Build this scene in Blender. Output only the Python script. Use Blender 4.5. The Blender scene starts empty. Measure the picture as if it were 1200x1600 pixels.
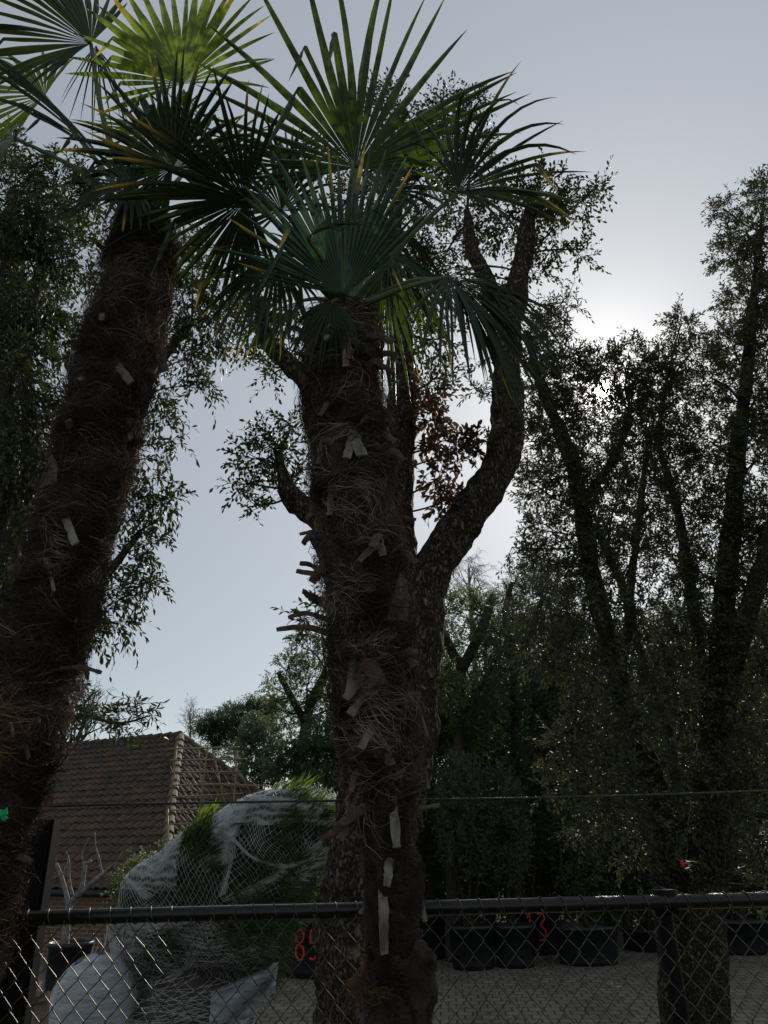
import bpy, math, random
import numpy as np
from mathutils import Vector, noise
rng = np.random.default_rng(7); random.seed(7)
sc = bpy.context.scene
# ------------------------------------------------------------------ camera, sky, sun, exposure
FPX = 1120.; PITCH = math.radians(24); ROLL = math.radians(1.45); EYE = 2.2
FW = Vector((0, math.cos(PITCH), math.sin(PITCH))); R0 = Vector((1, 0, 0)); U0 = Vector((0, -math.sin(PITCH), math.cos(PITCH)))
CR = R0*math.cos(ROLL) - U0*math.sin(ROLL); CU = U0*math.cos(ROLL) + R0*math.sin(ROLL)
cam_d = bpy.data.cameras.new('camera'); cam = bpy.data.objects.new('camera', cam_d); sc.collection.objects.link(cam)
from mathutils import Matrix
M3 = Matrix((CR, CU, -FW)).transposed()
cam.matrix_world = Matrix.Translation((0, 0, EYE)) @ M3.to_4x4()
cam_d.sensor_fit = 'VERTICAL'; cam_d.sensor_height = 36; cam_d.lens = 36*FPX/1600; cam_d.clip_end = 2000; cam_d.clip_start = .05
sc.camera = cam
def ray(px, py): return FW*FPX + CR*(px-600) - CU*(py-800)
def at(px, py, Y):
    d = ray(px, py); return Vector((0, 0, EYE)) + d*(Y/d.y)
def mpp(P):  # metres per photo pixel at P
    return (Vector(P)-Vector((0, 0, EYE))).dot(FW)/FPX
sun_dir = ray(941, 611).normalized()
SEL = math.asin(sun_dir.z); SAZ = math.atan2(sun_dir.x, sun_dir.y)
w = bpy.data.worlds.new('World'); sc.world = w; w.use_nodes = True
nt = w.node_tree; bg = nt.nodes['Background']; wout = nt.nodes['World Output']
sky = nt.nodes.new('ShaderNodeTexSky'); sky.sky_type = 'NISHITA'; sky.sun_disc = False
sky.sun_elevation = SEL; sky.sun_rotation = SAZ; sky.air_density = .75; sky.dust_density = .5; sky.ozone_density = 1.0; sky.altitude = 50
nt.links.new(sky.outputs[0], bg.inputs[0]); bg.inputs[1].default_value = .1
# thin high haze: evens the sky out, whitens towards the sun (aureole)
tc = nt.nodes.new('ShaderNodeTexCoord'); dp = nt.nodes.new('ShaderNodeVectorMath'); dp.operation = 'DOT_PRODUCT'
nm = nt.nodes.new('ShaderNodeVectorMath'); nm.operation = 'NORMALIZE'
nt.links.new(tc.outputs['Generated'], nm.inputs[0]); nt.links.new(nm.outputs[0], dp.inputs[0]); dp.inputs[1].default_value = sun_dir
def glow(power, strength, col):
    cl = nt.nodes.new('ShaderNodeMath'); cl.operation = 'MAXIMUM'; cl.inputs[1].default_value = 0; nt.links.new(dp.outputs['Value'], cl.inputs[0])
    pw = nt.nodes.new('ShaderNodeMath'); pw.operation = 'POWER'; pw.inputs[1].default_value = power; nt.links.new(cl.outputs[0], pw.inputs[0])
    ml = nt.nodes.new('ShaderNodeMath'); ml.operation = 'MULTIPLY'; ml.inputs[1].default_value = strength; nt.links.new(pw.outputs[0], ml.inputs[0])
    b = nt.nodes.new('ShaderNodeBackground'); b.inputs[0].default_value = (*col, 1); nt.links.new(ml.outputs[0], b.inputs[1]); return b
hz = nt.nodes.new('ShaderNodeBackground'); hz.inputs[0].default_value = (.86, .93, .86, 1); hz.inputs[1].default_value = .245
sx_ = nt.nodes.new('ShaderNodeSeparateXYZ'); nt.links.new(nm.outputs[0], sx_.inputs[0]); hr_ = nt.nodes.new('ShaderNodeMapRange'); hr_.inputs['From Min'].default_value = .1; hr_.inputs['From Max'].default_value = .8; nt.links.new(sx_.outputs['Z'], hr_.inputs[0])
hm_ = nt.nodes.new('ShaderNodeMix'); hm_.data_type = 'RGBA'; hm_.inputs[6].default_value = (.92, .90, .66, 1); hm_.inputs[7].default_value = (.86, .94, .93, 1); nt.links.new(hr_.outputs[0], hm_.inputs[0]); nt.links.new(hm_.outputs[2], hz.inputs[0])
acc = bg
for b in (hz, glow(1.2, .15, (.84, .86, .85)), glow(14, .05, (1, .98, .95)), glow(45, .05, (1, .98, .95)), glow(260, .36, (1, .98, .96)), glow(2500, 3.0, (1, .96, .92)), glow(40000, 90, (1, .96, .9))):
    a = nt.nodes.new('ShaderNodeAddShader'); nt.links.new(acc.outputs[0], a.inputs[0]); nt.links.new(b.outputs[0], a.inputs[1]); acc = a
nt.links.new(acc.outputs[0], wout.inputs[0])
bg.inputs[1].default_value = .05
sl = bpy.data.lights.new('sun', 'SUN'); sl.energy = 3.8; sl.angle = math.radians(.55); sl.color = (1, .94, .86)
so = bpy.data.objects.new('sun', sl); sc.collection.objects.link(so); so.rotation_euler = sun_dir.to_track_quat('Z', 'Y').to_euler()
sc.view_settings.view_transform = 'Standard'; sc.view_settings.look = 'None'; sc.view_settings.exposure = 0; sc.view_settings.gamma = 1
sc.render.engine = 'CYCLES'; sc.cycles.max_bounces = 6; sc.cycles.transparent_max_bounces = 8
# ------------------------------------------------------------------ materials
MATS = {}
def mat(name, c1, c2=None, rough=.8, scale=20, bump=0, bscale=60, trans=0, tcol=None, spec=.5, attr=None, acol=None, metal=0, detail=6, stretch=None, alpha=None):
    if name in MATS: return MATS[name]
    m = bpy.data.materials.new(name); m.use_nodes = True; n = m.node_tree; N = n.nodes; L = n.links
    p = N['Principled BSDF']; out = N['Material Output']
    p.inputs['Roughness'].default_value = rough; p.inputs['Metallic'].default_value = metal
    p.inputs['Specular IOR Level'].default_value = spec
    c2 = c2 or tuple(x*.6 for x in c1)
    t = N.new('ShaderNodeTexCoord'); src = t.outputs['Object']
    if stretch:
        mp = N.new('ShaderNodeMapping'); mp.inputs['Scale'].default_value = stretch; L.new(src, mp.inputs[0]); src = mp.outputs[0]
    nz = N.new('ShaderNodeTexNoise'); nz.inputs['Scale'].default_value = scale; nz.inputs['Detail'].default_value = detail; L.new(src, nz.inputs['Vector'])
    rp = N.new('ShaderNodeValToRGB'); rp.color_ramp.elements[0].position = .35; rp.color_ramp.elements[1].position = .65
    rp.color_ramp.elements[0].color = (*c2, 1); rp.color_ramp.elements[1].color = (*c1, 1); L.new(nz.outputs[0], rp.inputs[0])
    col = rp.outputs[0]
    if attr:
        at_ = N.new('ShaderNodeAttribute'); at_.attribute_name = attr
        mx = N.new('ShaderNodeMix'); mx.data_type = 'RGBA'; L.new(at_.outputs['Fac'], mx.inputs[0]); L.new(col, mx.inputs[6]); mx.inputs[7].default_value = (*acol, 1); col = mx.outputs[2]
    L.new(col, p.inputs['Base Color'])
    if bump:
        b2 = N.new('ShaderNodeTexNoise'); b2.inputs['Scale'].default_value = bscale; b2.inputs['Detail'].default_value = 5; L.new(src, b2.inputs['Vector'])
        bp = N.new('ShaderNodeBump'); bp.inputs['Strength'].default_value = bump; bp.inputs['Distance'].default_value = .02; L.new(b2.outputs[0], bp.inputs['Height']); L.new(bp.outputs[0], p.inputs['Normal'])
    sh = p.outputs[0]
    if trans:
        tr = N.new('ShaderNodeBsdfTranslucent'); tr.inputs[0].default_value = (*tcol, 1)
        if attr:
            m3 = N.new('ShaderNodeMix'); m3.data_type = 'RGBA'; L.new(at_.outputs['Fac'], m3.inputs[0]); m3.inputs[6].default_value = (*tcol, 1); m3.inputs[7].default_value = (*[min(1, x*1.6) for x in acol], 1); L.new(m3.outputs[2], tr.inputs[0])
        ms = N.new('ShaderNodeMixShader'); ms.inputs[0].default_value = trans; L.new(sh, ms.inputs[1]); L.new(tr.outputs[0], ms.inputs[2]); sh = ms.outputs[0]
    if alpha:
        tp = N.new('ShaderNodeBsdfTransparent'); ms = N.new('ShaderNodeMixShader')
        ww = N.new('ShaderNodeTexWave'); ww.inputs['Scale'].default_value = alpha[1]; ww.inputs['Distortion'].default_value = 9; ww.bands_direction = 'Z'; ww.inputs['Detail'].default_value = 4; L.new(t.outputs['Object'], ww.inputs[0])
        mr = N.new('ShaderNodeMapRange'); mr.inputs['To Min'].default_value = alpha[0]-.25; mr.inputs['To Max'].default_value = min(1, alpha[0]+.25); L.new(ww.outputs['Fac'], mr.inputs[0])
        L.new(mr.outputs[0], ms.inputs[0]); L.new(tp.outputs[0], ms.inputs[1]); L.new(sh, ms.inputs[2]); sh = ms.outputs[0]
    L.new(sh, out.inputs[0]); MATS[name] = m; return m
palm_green = mat('palm blade', (.026, .058, .022), (.014, .036, .02), rough=.42, scale=8, trans=.26, tcol=(.10, .16, .012), attr='yel', acol=(.5, .34, .04), spec=.3)
palm_blue = mat('palm blade young', (.035, .085, .05), (.022, .06, .038), rough=.35, scale=8, trans=.2, tcol=(.06, .14, .04), attr='yel', acol=(.6, .4, .05), spec=.5)
palm_backlit = mat('palm blade backlit', (.05, .10, .02), (.03, .07, .015), rough=.38, scale=8, trans=.42, tcol=(.22, .30, .03), attr='yel', acol=(.7, .5, .05))  # lighter copy of the blade green, backlight put into its colour
palm_shaded = mat('palm blade shaded', (.020, .038, .016), (.011, .024, .011), rough=.42, scale=8, trans=.12, tcol=(.07, .10, .015), attr='yel', acol=(.5, .34, .04), spec=.3)  # darker copy of the blade green, shade on the fans put into its colour
petiole_m = mat('petiole', (.09, .12, .03), (.05, .07, .02), rough=.5, scale=15)
fibre_m = mat('palm fibre', (.078, .060, .050), (.018, .014, .012), rough=.85, scale=9, trans=.12, tcol=(.13, .085, .055), spec=.2)
fibre_grey = mat('palm fibre weathered', (.42, .36, .31), (.10, .08, .065), rough=.9, scale=9, trans=.2, tcol=(.22, .12, .06), spec=.2)
fibre_ginger = mat('palm fibre ginger', (.17, .115, .078), (.08, .055, .04), rough=.85, scale=12, trans=.3, tcol=(.30, .16, .08), spec=.2)
ginger_lo = mat('palm fibre fresh ginger', (.56, .37, .21), (.30, .19, .11), rough=.85, scale=12, trans=.4, tcol=(.55, .30, .14), spec=.2)
trunk_m = mat('palm trunk core', (.05, .032, .022), (.018, .012, .009), rough=.95, scale=14, bump=1, bscale=50, stretch=(1, 1, 2.5))
stub_m = mat('palm leaf base', (.25, .225, .195), (.075, .06, .047), rough=.85, scale=26, bump=.4, bscale=90, stretch=(1, 1, .2))
stub_dark = mat('palm leaf base dark', (.13, .085, .06), (.05, .032, .025), rough=.8, scale=30, bump=.4, bscale=90)
sheath_m = mat('palm sheath', (.07, .048, .035), (.02, .014, .011), rough=.95, scale=25, bump=1, bscale=120, stretch=(1, 1, .4))

def bark_mat(name, c1, c2, scale, st, dist=.03):
    m = bpy.data.materials.new(name); m.use_nodes = True; n = m.node_tree; N = n.nodes; L = n.links; p = N['Principled BSDF']; p.inputs['Roughness'].default_value = .95; p.inputs['Specular IOR Level'].default_value = .2
    t = N.new('ShaderNodeTexCoord'); mp = N.new('ShaderNodeMapping'); mp.inputs['Scale'].default_value = st; L.new(t.outputs['Object'], mp.inputs[0])
    nz = N.new('ShaderNodeTexNoise'); nz.inputs['Scale'].default_value = scale*.7; nz.inputs['Detail'].default_value = 5; L.new(mp.outputs[0], nz.inputs[0])
    ad = N.new('ShaderNodeMix'); ad.data_type = 'RGBA'; ad.blend_type = 'ADD'; ad.inputs[0].default_value = .16; L.new(mp.outputs[0], ad.inputs[6]); L.new(nz.outputs['Color'], ad.inputs[7])
    vo = N.new('ShaderNodeTexVoronoi'); vo.feature = 'DISTANCE_TO_EDGE'; vo.inputs['Scale'].default_value = scale; L.new(ad.outputs[2], vo.inputs[0])
    r1 = N.new('ShaderNodeValToRGB'); r1.color_ramp.elements[0].position = .0; r1.color_ramp.elements[1].position = .28; r1.color_ramp.elements[0].color = (*[x*.12 for x in c2], 1); r1.color_ramp.elements[1].color = (1, 1, 1, 1); L.new(vo.outputs['Distance'], r1.inputs[0])
    n2 = N.new('ShaderNodeTexNoise'); n2.inputs['Scale'].default_value = scale*3; n2.inputs['Detail'].default_value = 8; L.new(mp.outputs[0], n2.inputs[0])
    r2 = N.new('ShaderNodeValToRGB'); r2.color_ramp.elements[0].position = .35; r2.color_ramp.elements[1].position = .65; r2.color_ramp.elements[0].color = (*c2, 1); r2.color_ramp.elements[1].color = (*c1, 1); L.new(n2.outputs[0], r2.inputs[0])
    mx = N.new('ShaderNodeMix'); mx.data_type = 'RGBA'; mx.blend_type = 'MULTIPLY'; mx.inputs[0].default_value = .9; L.new(r2.outputs[0], mx.inputs[6]); L.new(r1.outputs[0], mx.inputs[7]); L.new(mx.outputs[2], p.inputs[0])
    h = N.new('ShaderNodeMath'); h.operation = 'MULTIPLY_ADD'; h.inputs[1].default_value = .35; L.new(n2.outputs[0], h.inputs[0]); hm = N.new('ShaderNodeMapRange'); hm.inputs['From Max'].default_value = .3; L.new(vo.outputs['Distance'], hm.inputs[0]); L.new(hm.outputs[0], h.inputs[2])
    b = N.new('ShaderNodeBump'); b.inputs['Strength'].default_value = 1; b.inputs['Distance'].default_value = dist; L.new(h.outputs[0], b.inputs['Height']); L.new(b.outputs[0], p.inputs['Normal']); return m
cork_m = bark_mat('cork bark', (.25, .20, .155), (.14, .11, .085), 30, (1, 1, .42), .03)
moss_m = bark_mat('mossy bark', (.14, .12, .08), (.075, .064, .043), 30, (1, 1, .6), .02)
dbark_m = mat('dark bark', (.065, .052, .042), (.025, .02, .016), rough=.95, scale=20, bump=.8, bscale=60, stretch=(1, 1, .5))
twig_m = mat('twig', (.10, .08, .055), (.06, .05, .035), rough=.9)
leaf_a = mat('leaf olive green', (.038, .06, .02), (.022, .038, .013), rough=.5, scale=6, trans=.13, tcol=(.11, .14, .02), spec=.4)
leaf_b = mat('leaf holm oak', (.07, .078, .042), (.04, .048, .025), rough=.58, scale=5, trans=.14, tcol=(.15, .16, .05), spec=.45)
leaf_red = mat('leaf bronze', (.07, .04, .025), (.04, .04, .02), rough=.45, scale=9, trans=.22, tcol=(.20, .10, .04), spec=.4)
leaf_c = mat('leaf dark', (.045, .08, .04), (.026, .05, .026), rough=.45, scale=2, trans=.3, tcol=(.14, .22, .08))
leaf_g = mat('leaf grey green', (.10, .135, .095), (.06, .085, .06), rough=.5, scale=2, trans=.3, tcol=(.16, .22, .1))
leaf_y = mat('leaf mid green', (.08, .12, .045), (.045, .075, .03), rough=.45, scale=1.5, trans=.35, tcol=(.22, .28, .08))
metal_b = mat('black coated metal', (.012, .012, .011), (.004, .004, .004), rough=.3, spec=.28, scale=30, bump=.15, bscale=200)
metal_b.node_tree.nodes['Principled BSDF'].inputs['Coat Weight'].default_value = .3; metal_b.node_tree.nodes['Principled BSDF'].inputs['Coat Roughness'].default_value = .16
wire_m = mat('chain wire', (.14, .125, .09), (.045, .04, .03), rough=.42, scale=60, metal=.7)
rope_m = mat('wire rope', (.08, .08, .08), (.03, .03, .03), rough=.45, scale=80, metal=.5)
post_m = mat('black plastic post', (.008, .008, .009), (.005, .005, .005), rough=.6, spec=.12, scale=20)
tile_m = mat('clay roof tile', (.080, .058, .047), (.032, .026, .023), rough=.85, scale=5, bump=.4, bscale=40, attr='tint', acol=(.12, .066, .042))
ridge_m = mat('clay ridge tile', (.19, .155, .10), (.08, .062, .045), rough=.85, scale=9, bump=.5, bscale=40)
net_m = mat('white netting', (.86, .87, .87), (.8, .81, .81), rough=.4, trans=.5, tcol=(.85, .88, .88))
film_m = mat('white stretch film', (.85, .87, .90), (.35, .37, .40), rough=.25, scale=7, trans=.35, tcol=(.7, .75, .8), bump=1, bscale=16, stretch=(.5, .5, 5))
net_backlit_m = mat('backlit net white', (.82, .84, .86), (.65, .68, .7), rough=.25, scale=5, trans=.45, tcol=(.85, .88, .9), bump=.6, bscale=16, stretch=(.6, .6, 4), alpha=(.36, 5.))
pot_m = mat('black plastic pot', (.012, .015, .018), (.007, .009, .010), rough=.45, scale=10, bump=.2, bscale=30)
bamboo_m = mat('bamboo cane', (.34, .25, .12), (.2, .14, .07), rough=.6, scale=15)
wood_m = mat('weathered wood', (.28, .21, .14), (.14, .10, .07), rough=.8, scale=12, bump=.4, bscale=60, stretch=(1, 1, 6))
white_bark = mat('pale limewashed bark', (.26, .245, .24), (.09, .085, .08), rough=.85, scale=14, bump=.3)
red_m = mat('red spray paint', (.75, .05, .03), (.55, .04, .025), rough=.5)
redtag_m = mat('red plastic tag', (.65, .03, .03), (.5, .02, .02), rough=.4, trans=.3, tcol=(.7, .05, .04))
green_m = mat('green plastic tag', (.03, .45, .22), (.02, .35, .18), rough=.4, trans=.4, tcol=(.05, .6, .3))
tie_m = mat('white plastic tie', (.75, .75, .78), (.6, .6, .62), rough=.4)
frost_m = mat('fleece', (.6, .62, .62), (.4, .42, .42), rough=.7, trans=.3, tcol=(.7, .72, .72))
# ------------------------------------------------------------------ object helpers
def link(o, parent=None):
    sc.collection.objects.link(o)
    if parent: o.parent = parent
    return o
def thing(name, label, cat, loc, group=None):
    o = bpy.data.objects.new(name, None); o.empty_display_size = .2; link(o); o.location = loc
    o['label'] = label; o['category'] = cat
    if group: o['group'] = group
    return o
def tag(o, label, cat, group=None):
    o['label'] = label; o['category'] = cat
    if group: o['group'] = group
    return o
def wloc(o):
    v = Vector((0, 0, 0))
    while o: v += o.location; o = o.parent
    return v
class MB:
    """collects vertices and faces (world coordinates); build() makes ONE mesh object"""
    def __init__(s): s.v = []; s.t = []; s.q = []; s.n = 0; s.tm = []; s.qm = []; s.at = {}; s.cur = 0
    def add(s, V, T=None, Q=None, m=0, attr=0.):
        V = np.asarray(V, float).reshape(-1, 3); s.v.append(V)
        if T is not None and len(T): T = np.asarray(T, int).reshape(-1, 3); s.t.append(T+s.n); s.tm.append(np.full(len(T), m))
        if Q is not None and len(Q): Q = np.asarray(Q, int).reshape(-1, 4); s.q.append(Q+s.n); s.qm.append(np.full(len(Q), m))
        s.at.setdefault('a', []).append(np.full(len(V), attr) if np.isscalar(attr) else np.asarray(attr))
        s.n += len(V)
    def build(s, name, mats, parent=None, smooth=True, attr=None, origin=None):
        if not isinstance(mats, (list, tuple)): mats = [mats]
        V = np.concatenate(s.v); org = wloc(parent) if parent else Vector(origin or (0, 0, 0)); V = V-np.array(org)
        T = np.concatenate(s.t) if s.t else np.zeros((0, 3), int); Q = np.concatenate(s.q) if s.q else np.zeros((0, 4), int)
        me = bpy.data.meshes.new(name); me.vertices.add(len(V)); me.vertices.foreach_set('co', V.ravel())
        nl = T.size+Q.size; me.loops.add(nl); me.loops.foreach_set('vertex_index', np.concatenate([T.ravel(), Q.ravel()]))
        me.polygons.add(len(T)+len(Q))
        st = np.concatenate([np.arange(len(T))*3, T.size+np.arange(len(Q))*4]); me.polygons.foreach_set('loop_start', st)
        mi = np.concatenate([np.concatenate(s.tm) if s.tm else np.zeros(0), np.concatenate(s.qm) if s.qm else np.zeros(0)]).astype(int)
        me.polygons.foreach_set('material_index', mi)
        me.polygons.foreach_set('use_smooth', np.full(len(mi), smooth))
        for m in mats: me.materials.append(m)
        if attr:
            a = me.attributes.new(attr, 'FLOAT', 'POINT'); a.data.foreach_set('value', np.concatenate(s.at['a']).astype(float))
        me.update(calc_edges=True); me.validate()
        o = bpy.data.objects.new(name, me); link(o, parent)
        if not parent and origin: o.location = origin
        return o
def nrm(a): return a/np.maximum(np.linalg.norm(a, axis=-1, keepdims=True), 1e-9)
def smooth_path(P, R, n=6):
    P = [np.array(p, float) for p in P]; out = []; rr = []; R = [R]*len(P) if np.isscalar(R) else R
    if len(P) == 2: n2 = n
    for i in range(len(P)-1):
        p0 = P[max(i-1, 0)]; p1 = P[i]; p2 = P[i+1]; p3 = P[min(i+2, len(P)-1)]
        for k in range(n):
            t = k/n
            out.append(.5*((2*p1)+(-p0+p2)*t+(2*p0-5*p1+4*p2-p3)*t*t+(-p0+3*p1-3*p2+p3)*t**3)); rr.append(R[i]*(1-t)+R[i+1]*t)
    out.append(P[-1]); rr.append(R[-1]); return np.array(out), np.array(rr)
def tube(mb, P, R, sides=8, rough=0, fr=6, m=0, sm=0, cap=True, seed=0, flat=1.):
    """tapered tube along P; rough: bark relief in metres"""
    if sm: P, R = smooth_path(P, R, sm)
    P = np.array(P, float); R = np.broadcast_to(np.array(R, float), (len(P),)); n = len(P)
    T = np.gradient(P, axis=0) if n > 2 else np.repeat((P[1]-P[0])[None], 2, 0); T = nrm(T)
    up = np.array([0, 1., 0]) if abs(T[0][1]) < .8 else np.array([1., 0, 0])
    A = nrm(np.cross(T, up)); B = np.cross(T, A)
    th = np.arange(sides)*2*math.pi/sides
    dirs = np.cos(th)[None, :, None]*A[:, None]+np.sin(th)[None, :, None]*B[:, None]*flat
    V = P[:, None]+dirs*R[:, None, None]
    if rough:
        for i in range(n):
            for j in range(sides):
                v = V[i, j]; q = Vector((v[0]*fr, v[1]*fr, v[2]*fr*.55+seed))
                h = noise.fractal(q, .8, 2.2, 4)+.35*(1-2*abs(noise.noise(q*2.3)))
                V[i, j] += dirs[i, j]*rough*h
    V = V.reshape(-1, 3); ii, jj = np.meshgrid(np.arange(n-1), np.arange(sides), indexing='ij'); j2 = (jj+1) % sides
    Q = np.stack([ii*sides+jj, ii*sides+j2, (ii+1)*sides+j2, (ii+1)*sides+jj], -1).reshape(-1, 4)
    Tt = []
    if cap:
        V = np.vstack([V, P[0], P[-1]]); c0 = n*sides; c1 = c0+1
        for j in range(sides): Tt.append((c0, (j+1) % sides, j)); Tt.append((c1, (n-1)*sides+j, (n-1)*sides+(j+1) % sides))
    mb.add(V, Tt, Q, m)
def box(mb, c, s, rot=None, m=0):
    c = np.array(c, float); s = np.array(s, float)/2
    X = np.array([[x, y, z] for x in (-1, 1) for y in (-1, 1) for z in (-1, 1)], float)*s
    if rot is not None: X = X@np.array(rot).T
    mb.add(X+c, None, [(0, 1, 3, 2), (4, 6, 7, 5), (0, 4, 5, 1), (2, 3, 7, 6), (0, 2, 6, 4), (1, 5, 7, 3)], m)
def frame(a, b, wv=(0, 0, 1)):
    x = nrm(np.array(b, float)-np.array(a, float)); z = np.array(wv, float); z = nrm(z-x*z.dot(x)); y = np.cross(z, x); return np.stack([x, y, z], 1)
def plank(mb, a, b, w_, t_, m=0, wv=(0, 0, 1)):
    a = np.array(a, float); b = np.array(b, float); box(mb, (a+b)/2, (np.linalg.norm(b-a), w_, t_), frame(a, b, wv), m)
def leaves(mb, P, D, N, L, W, m=0, simple=False, curl=.12):
    """one leaf per row: base P, direction D, face normal N"""
    n = len(P); D = nrm(D); S = nrm(np.cross(D, N)); N = np.cross(S, D); L = L[:, None]; W = W[:, None]
    b = P; t = P+D*L-N*L*curl; r = P+D*L*.48+S*W*.5+N*W*.12; l = P+D*L*.48-S*W*.5+N*W*.12
    if simple:
        V = np.stack([b, r, t, l], 1).reshape(-1, 3); k = np.arange(n)[:, None]*4
        mb.add(V, np.concatenate([k+[0, 1, 2], k+[0, 2, 3]]), None, m)
    else:
        r2 = P+D*L*.78+S*W*.34+N*W*.05-N*L*curl*.5; l2 = P+D*L*.78-S*W*.34+N*W*.05-N*L*curl*.5; c = P+D*L*.5-N*W*.1
        V = np.stack([b, r, r2, t, l2, l, c], 1).reshape(-1, 3); k = np.arange(n)[:, None]*7
        mb.add(V, np.concatenate([k+[0, 1, 6], k+[1, 2, 6], k+[2, 3, 6], k+[3, 4, 6], k+[4, 5, 6], k+[5, 0, 6]]), None, m)
def twigs(mb, S, D, L, nl, leafL, leafW, mw=0, ml=1, simple=False, droop=.25, r0=.0022, split=.55, rnd=.5):
    """leafy twigs: S starts, D directions, L lengths; nl leaves each"""
    n = len(S); D = nrm(D); side = nrm(np.cross(D, rng.normal(size=(n, 3))))
    bend = rng.normal(size=(n, 1))*.18
    def pt(t): return S+D*(L*t)[:, None]+side*bend*(L*t*t)[:, None]-np.array([0, 0, 1.])*(droop*L*t*t)[:, None]
    ts = (0, .35, .7, 1.); A = nrm(np.cross(D, [0, .3, 1.])); B = np.cross(D, A)
    rings = []
    for t in ts:
        c = pt(np.full(n, t)); r = r0*(1.15-.8*t)
        for a in (0, 2.094, 4.189): rings.append(c+(math.cos(a)*A+math.sin(a)*B)*r)
    V = np.stack(rings, 1).reshape(-1, 3); k = np.arange(n)[:, None]*12; Q = []
    for i in range(3):
        for j in range(3): Q.append(k+[i*3+j, i*3+(j+1) % 3, i*3+3+(j+1) % 3, i*3+3+j])
    mb.add(V, None, np.concatenate(Q), mw)
    for j in range(nl):
        t = np.clip((j+.5)/nl*.92+.08+rng.normal(size=n)*.02, .05, 1); c = pt(t); ph = j*2.4+rng.random(n)*.8
        tang = D+side*(2*bend*t[:, None])-np.array([0, 0, 1.])*(2*droop*t)[:, None]
        out = np.cos(ph)[:, None]*A+np.sin(ph)[:, None]*B
        d = tang*.65+out*split*(1.3-.5*t[:, None])+rng.normal(size=(n, 3))*.18*rnd
        N = nrm(np.cross(d, np.cross([0, 0, 1.], d))+rng.normal(size=(n, 3))*rnd)
        q = rng.random(n) > .08; s = rng.uniform(.65, 1.15, n)
        leaves(mb, c[q], d[q], N[q], (leafL*s)[q], (leafW*s)[q], ml, simple)
DMUL = 2.3
def crown(parent, limbs, clumps, twl, nl, leafL, leafW, mats, dens=1., simple=False, name='crown', up=.35, gap=.0, cup=None, size_m=None, branch_r=.012, droop=.2, r0=.0022, shell=.35, yj=1.0, split=.55, rnd=.5, bmat=None):
    """clumps: (px, py, Y, radius_px[, weight]). Secondary branches grow from the nearest limb point to every clump."""
    mb = MB(); LP = np.array([p for l in limbs for p in l]) if limbs else None
    for cl in clumps:
        px, py, Y, r = cl[:4]; wt = cl[4] if len(cl) > 4 else 1
        C = np.array(at(px, py, Y)); rm = r*mpp(C)
        nb = max(3, int(r/14))
        if LP is not None:
            d = np.linalg.norm(LP-C-np.array([0, 0, -rm*.6]), axis=1); base = LP[np.argmin(d+rng.random(len(d))*.15)]
        else: base = C-np.array([0, 0, rm])
        n = int(dens*wt*DMUL*34*(rm/twl)**2)+3
        u = nrm(rng.normal(size=(n, 3))); rad = (shell+(1-shell)*rng.random(n)**.6)*rm*.82
        S = C+u*rad[:, None]*np.array([1, yj, 1])
        keep = np.array([noise.noise(Vector(s)*(2.6/twl*.3)) > -.35+gap*.6 for s in S]) if gap >= 0 else np.ones(n, bool)
        S = S[keep]; u = u[keep]; n = len(S)
        if n == 0: continue
        D = u*.9+np.array([0, 0, up])+rng.normal(size=(n, 3))*.45
        twigs(mb, S-D*twl*.15, D, twl*rng.uniform(.6, 1.25, n), nl, leafL, leafW, 0, 1, simple, droop, r0, split, rnd)
        # branchlets
        sub = S[rng.permutation(n)[:min(n, nb*2)]]
        dist = np.linalg.norm(C-base)
        if dist < 6:
            mid = (base+C)/2+rng.normal(size=3)*dist*.08; br = branch_r*(.6+.5*min(2, rm/.3))
            P, Rr = smooth_path([base, mid, C], [br, br*.75, br*.5], 4); tube(mb, P, Rr, 5, m=2, cap=False)
            for s in sub:
                b = P[rng.integers(5, len(P))]; tube(mb, [b, (b+s)/2+rng.normal(size=3)*.03*rm, s], [br*.4, br*.3, r0], 4, m=2, cap=False)
    return mb.build(name, [twig_m, mats, bmat or dbark_m], parent)
def limb(parent, name, pts, m, rough=.02, sides=20, sm=8, fr=9, seed=0):
    """pts: (px, py, Y, radius_px)"""
    P = [np.array(at(a, b, Y)) for a, b, Y, r in pts]; R = [r*mpp(p) for p, (_, _, _, r) in zip(P, pts)]
    Ps, Rs = smooth_path(P, R, sm); mb = MB(); tube(mb, Ps, Rs, sides, rough, fr, seed=seed); mb.build(name, m, parent); return Ps
def ground_at(px, py, Y): p = at(px, py, Y); return (p.x, p.y, 0)
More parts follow.
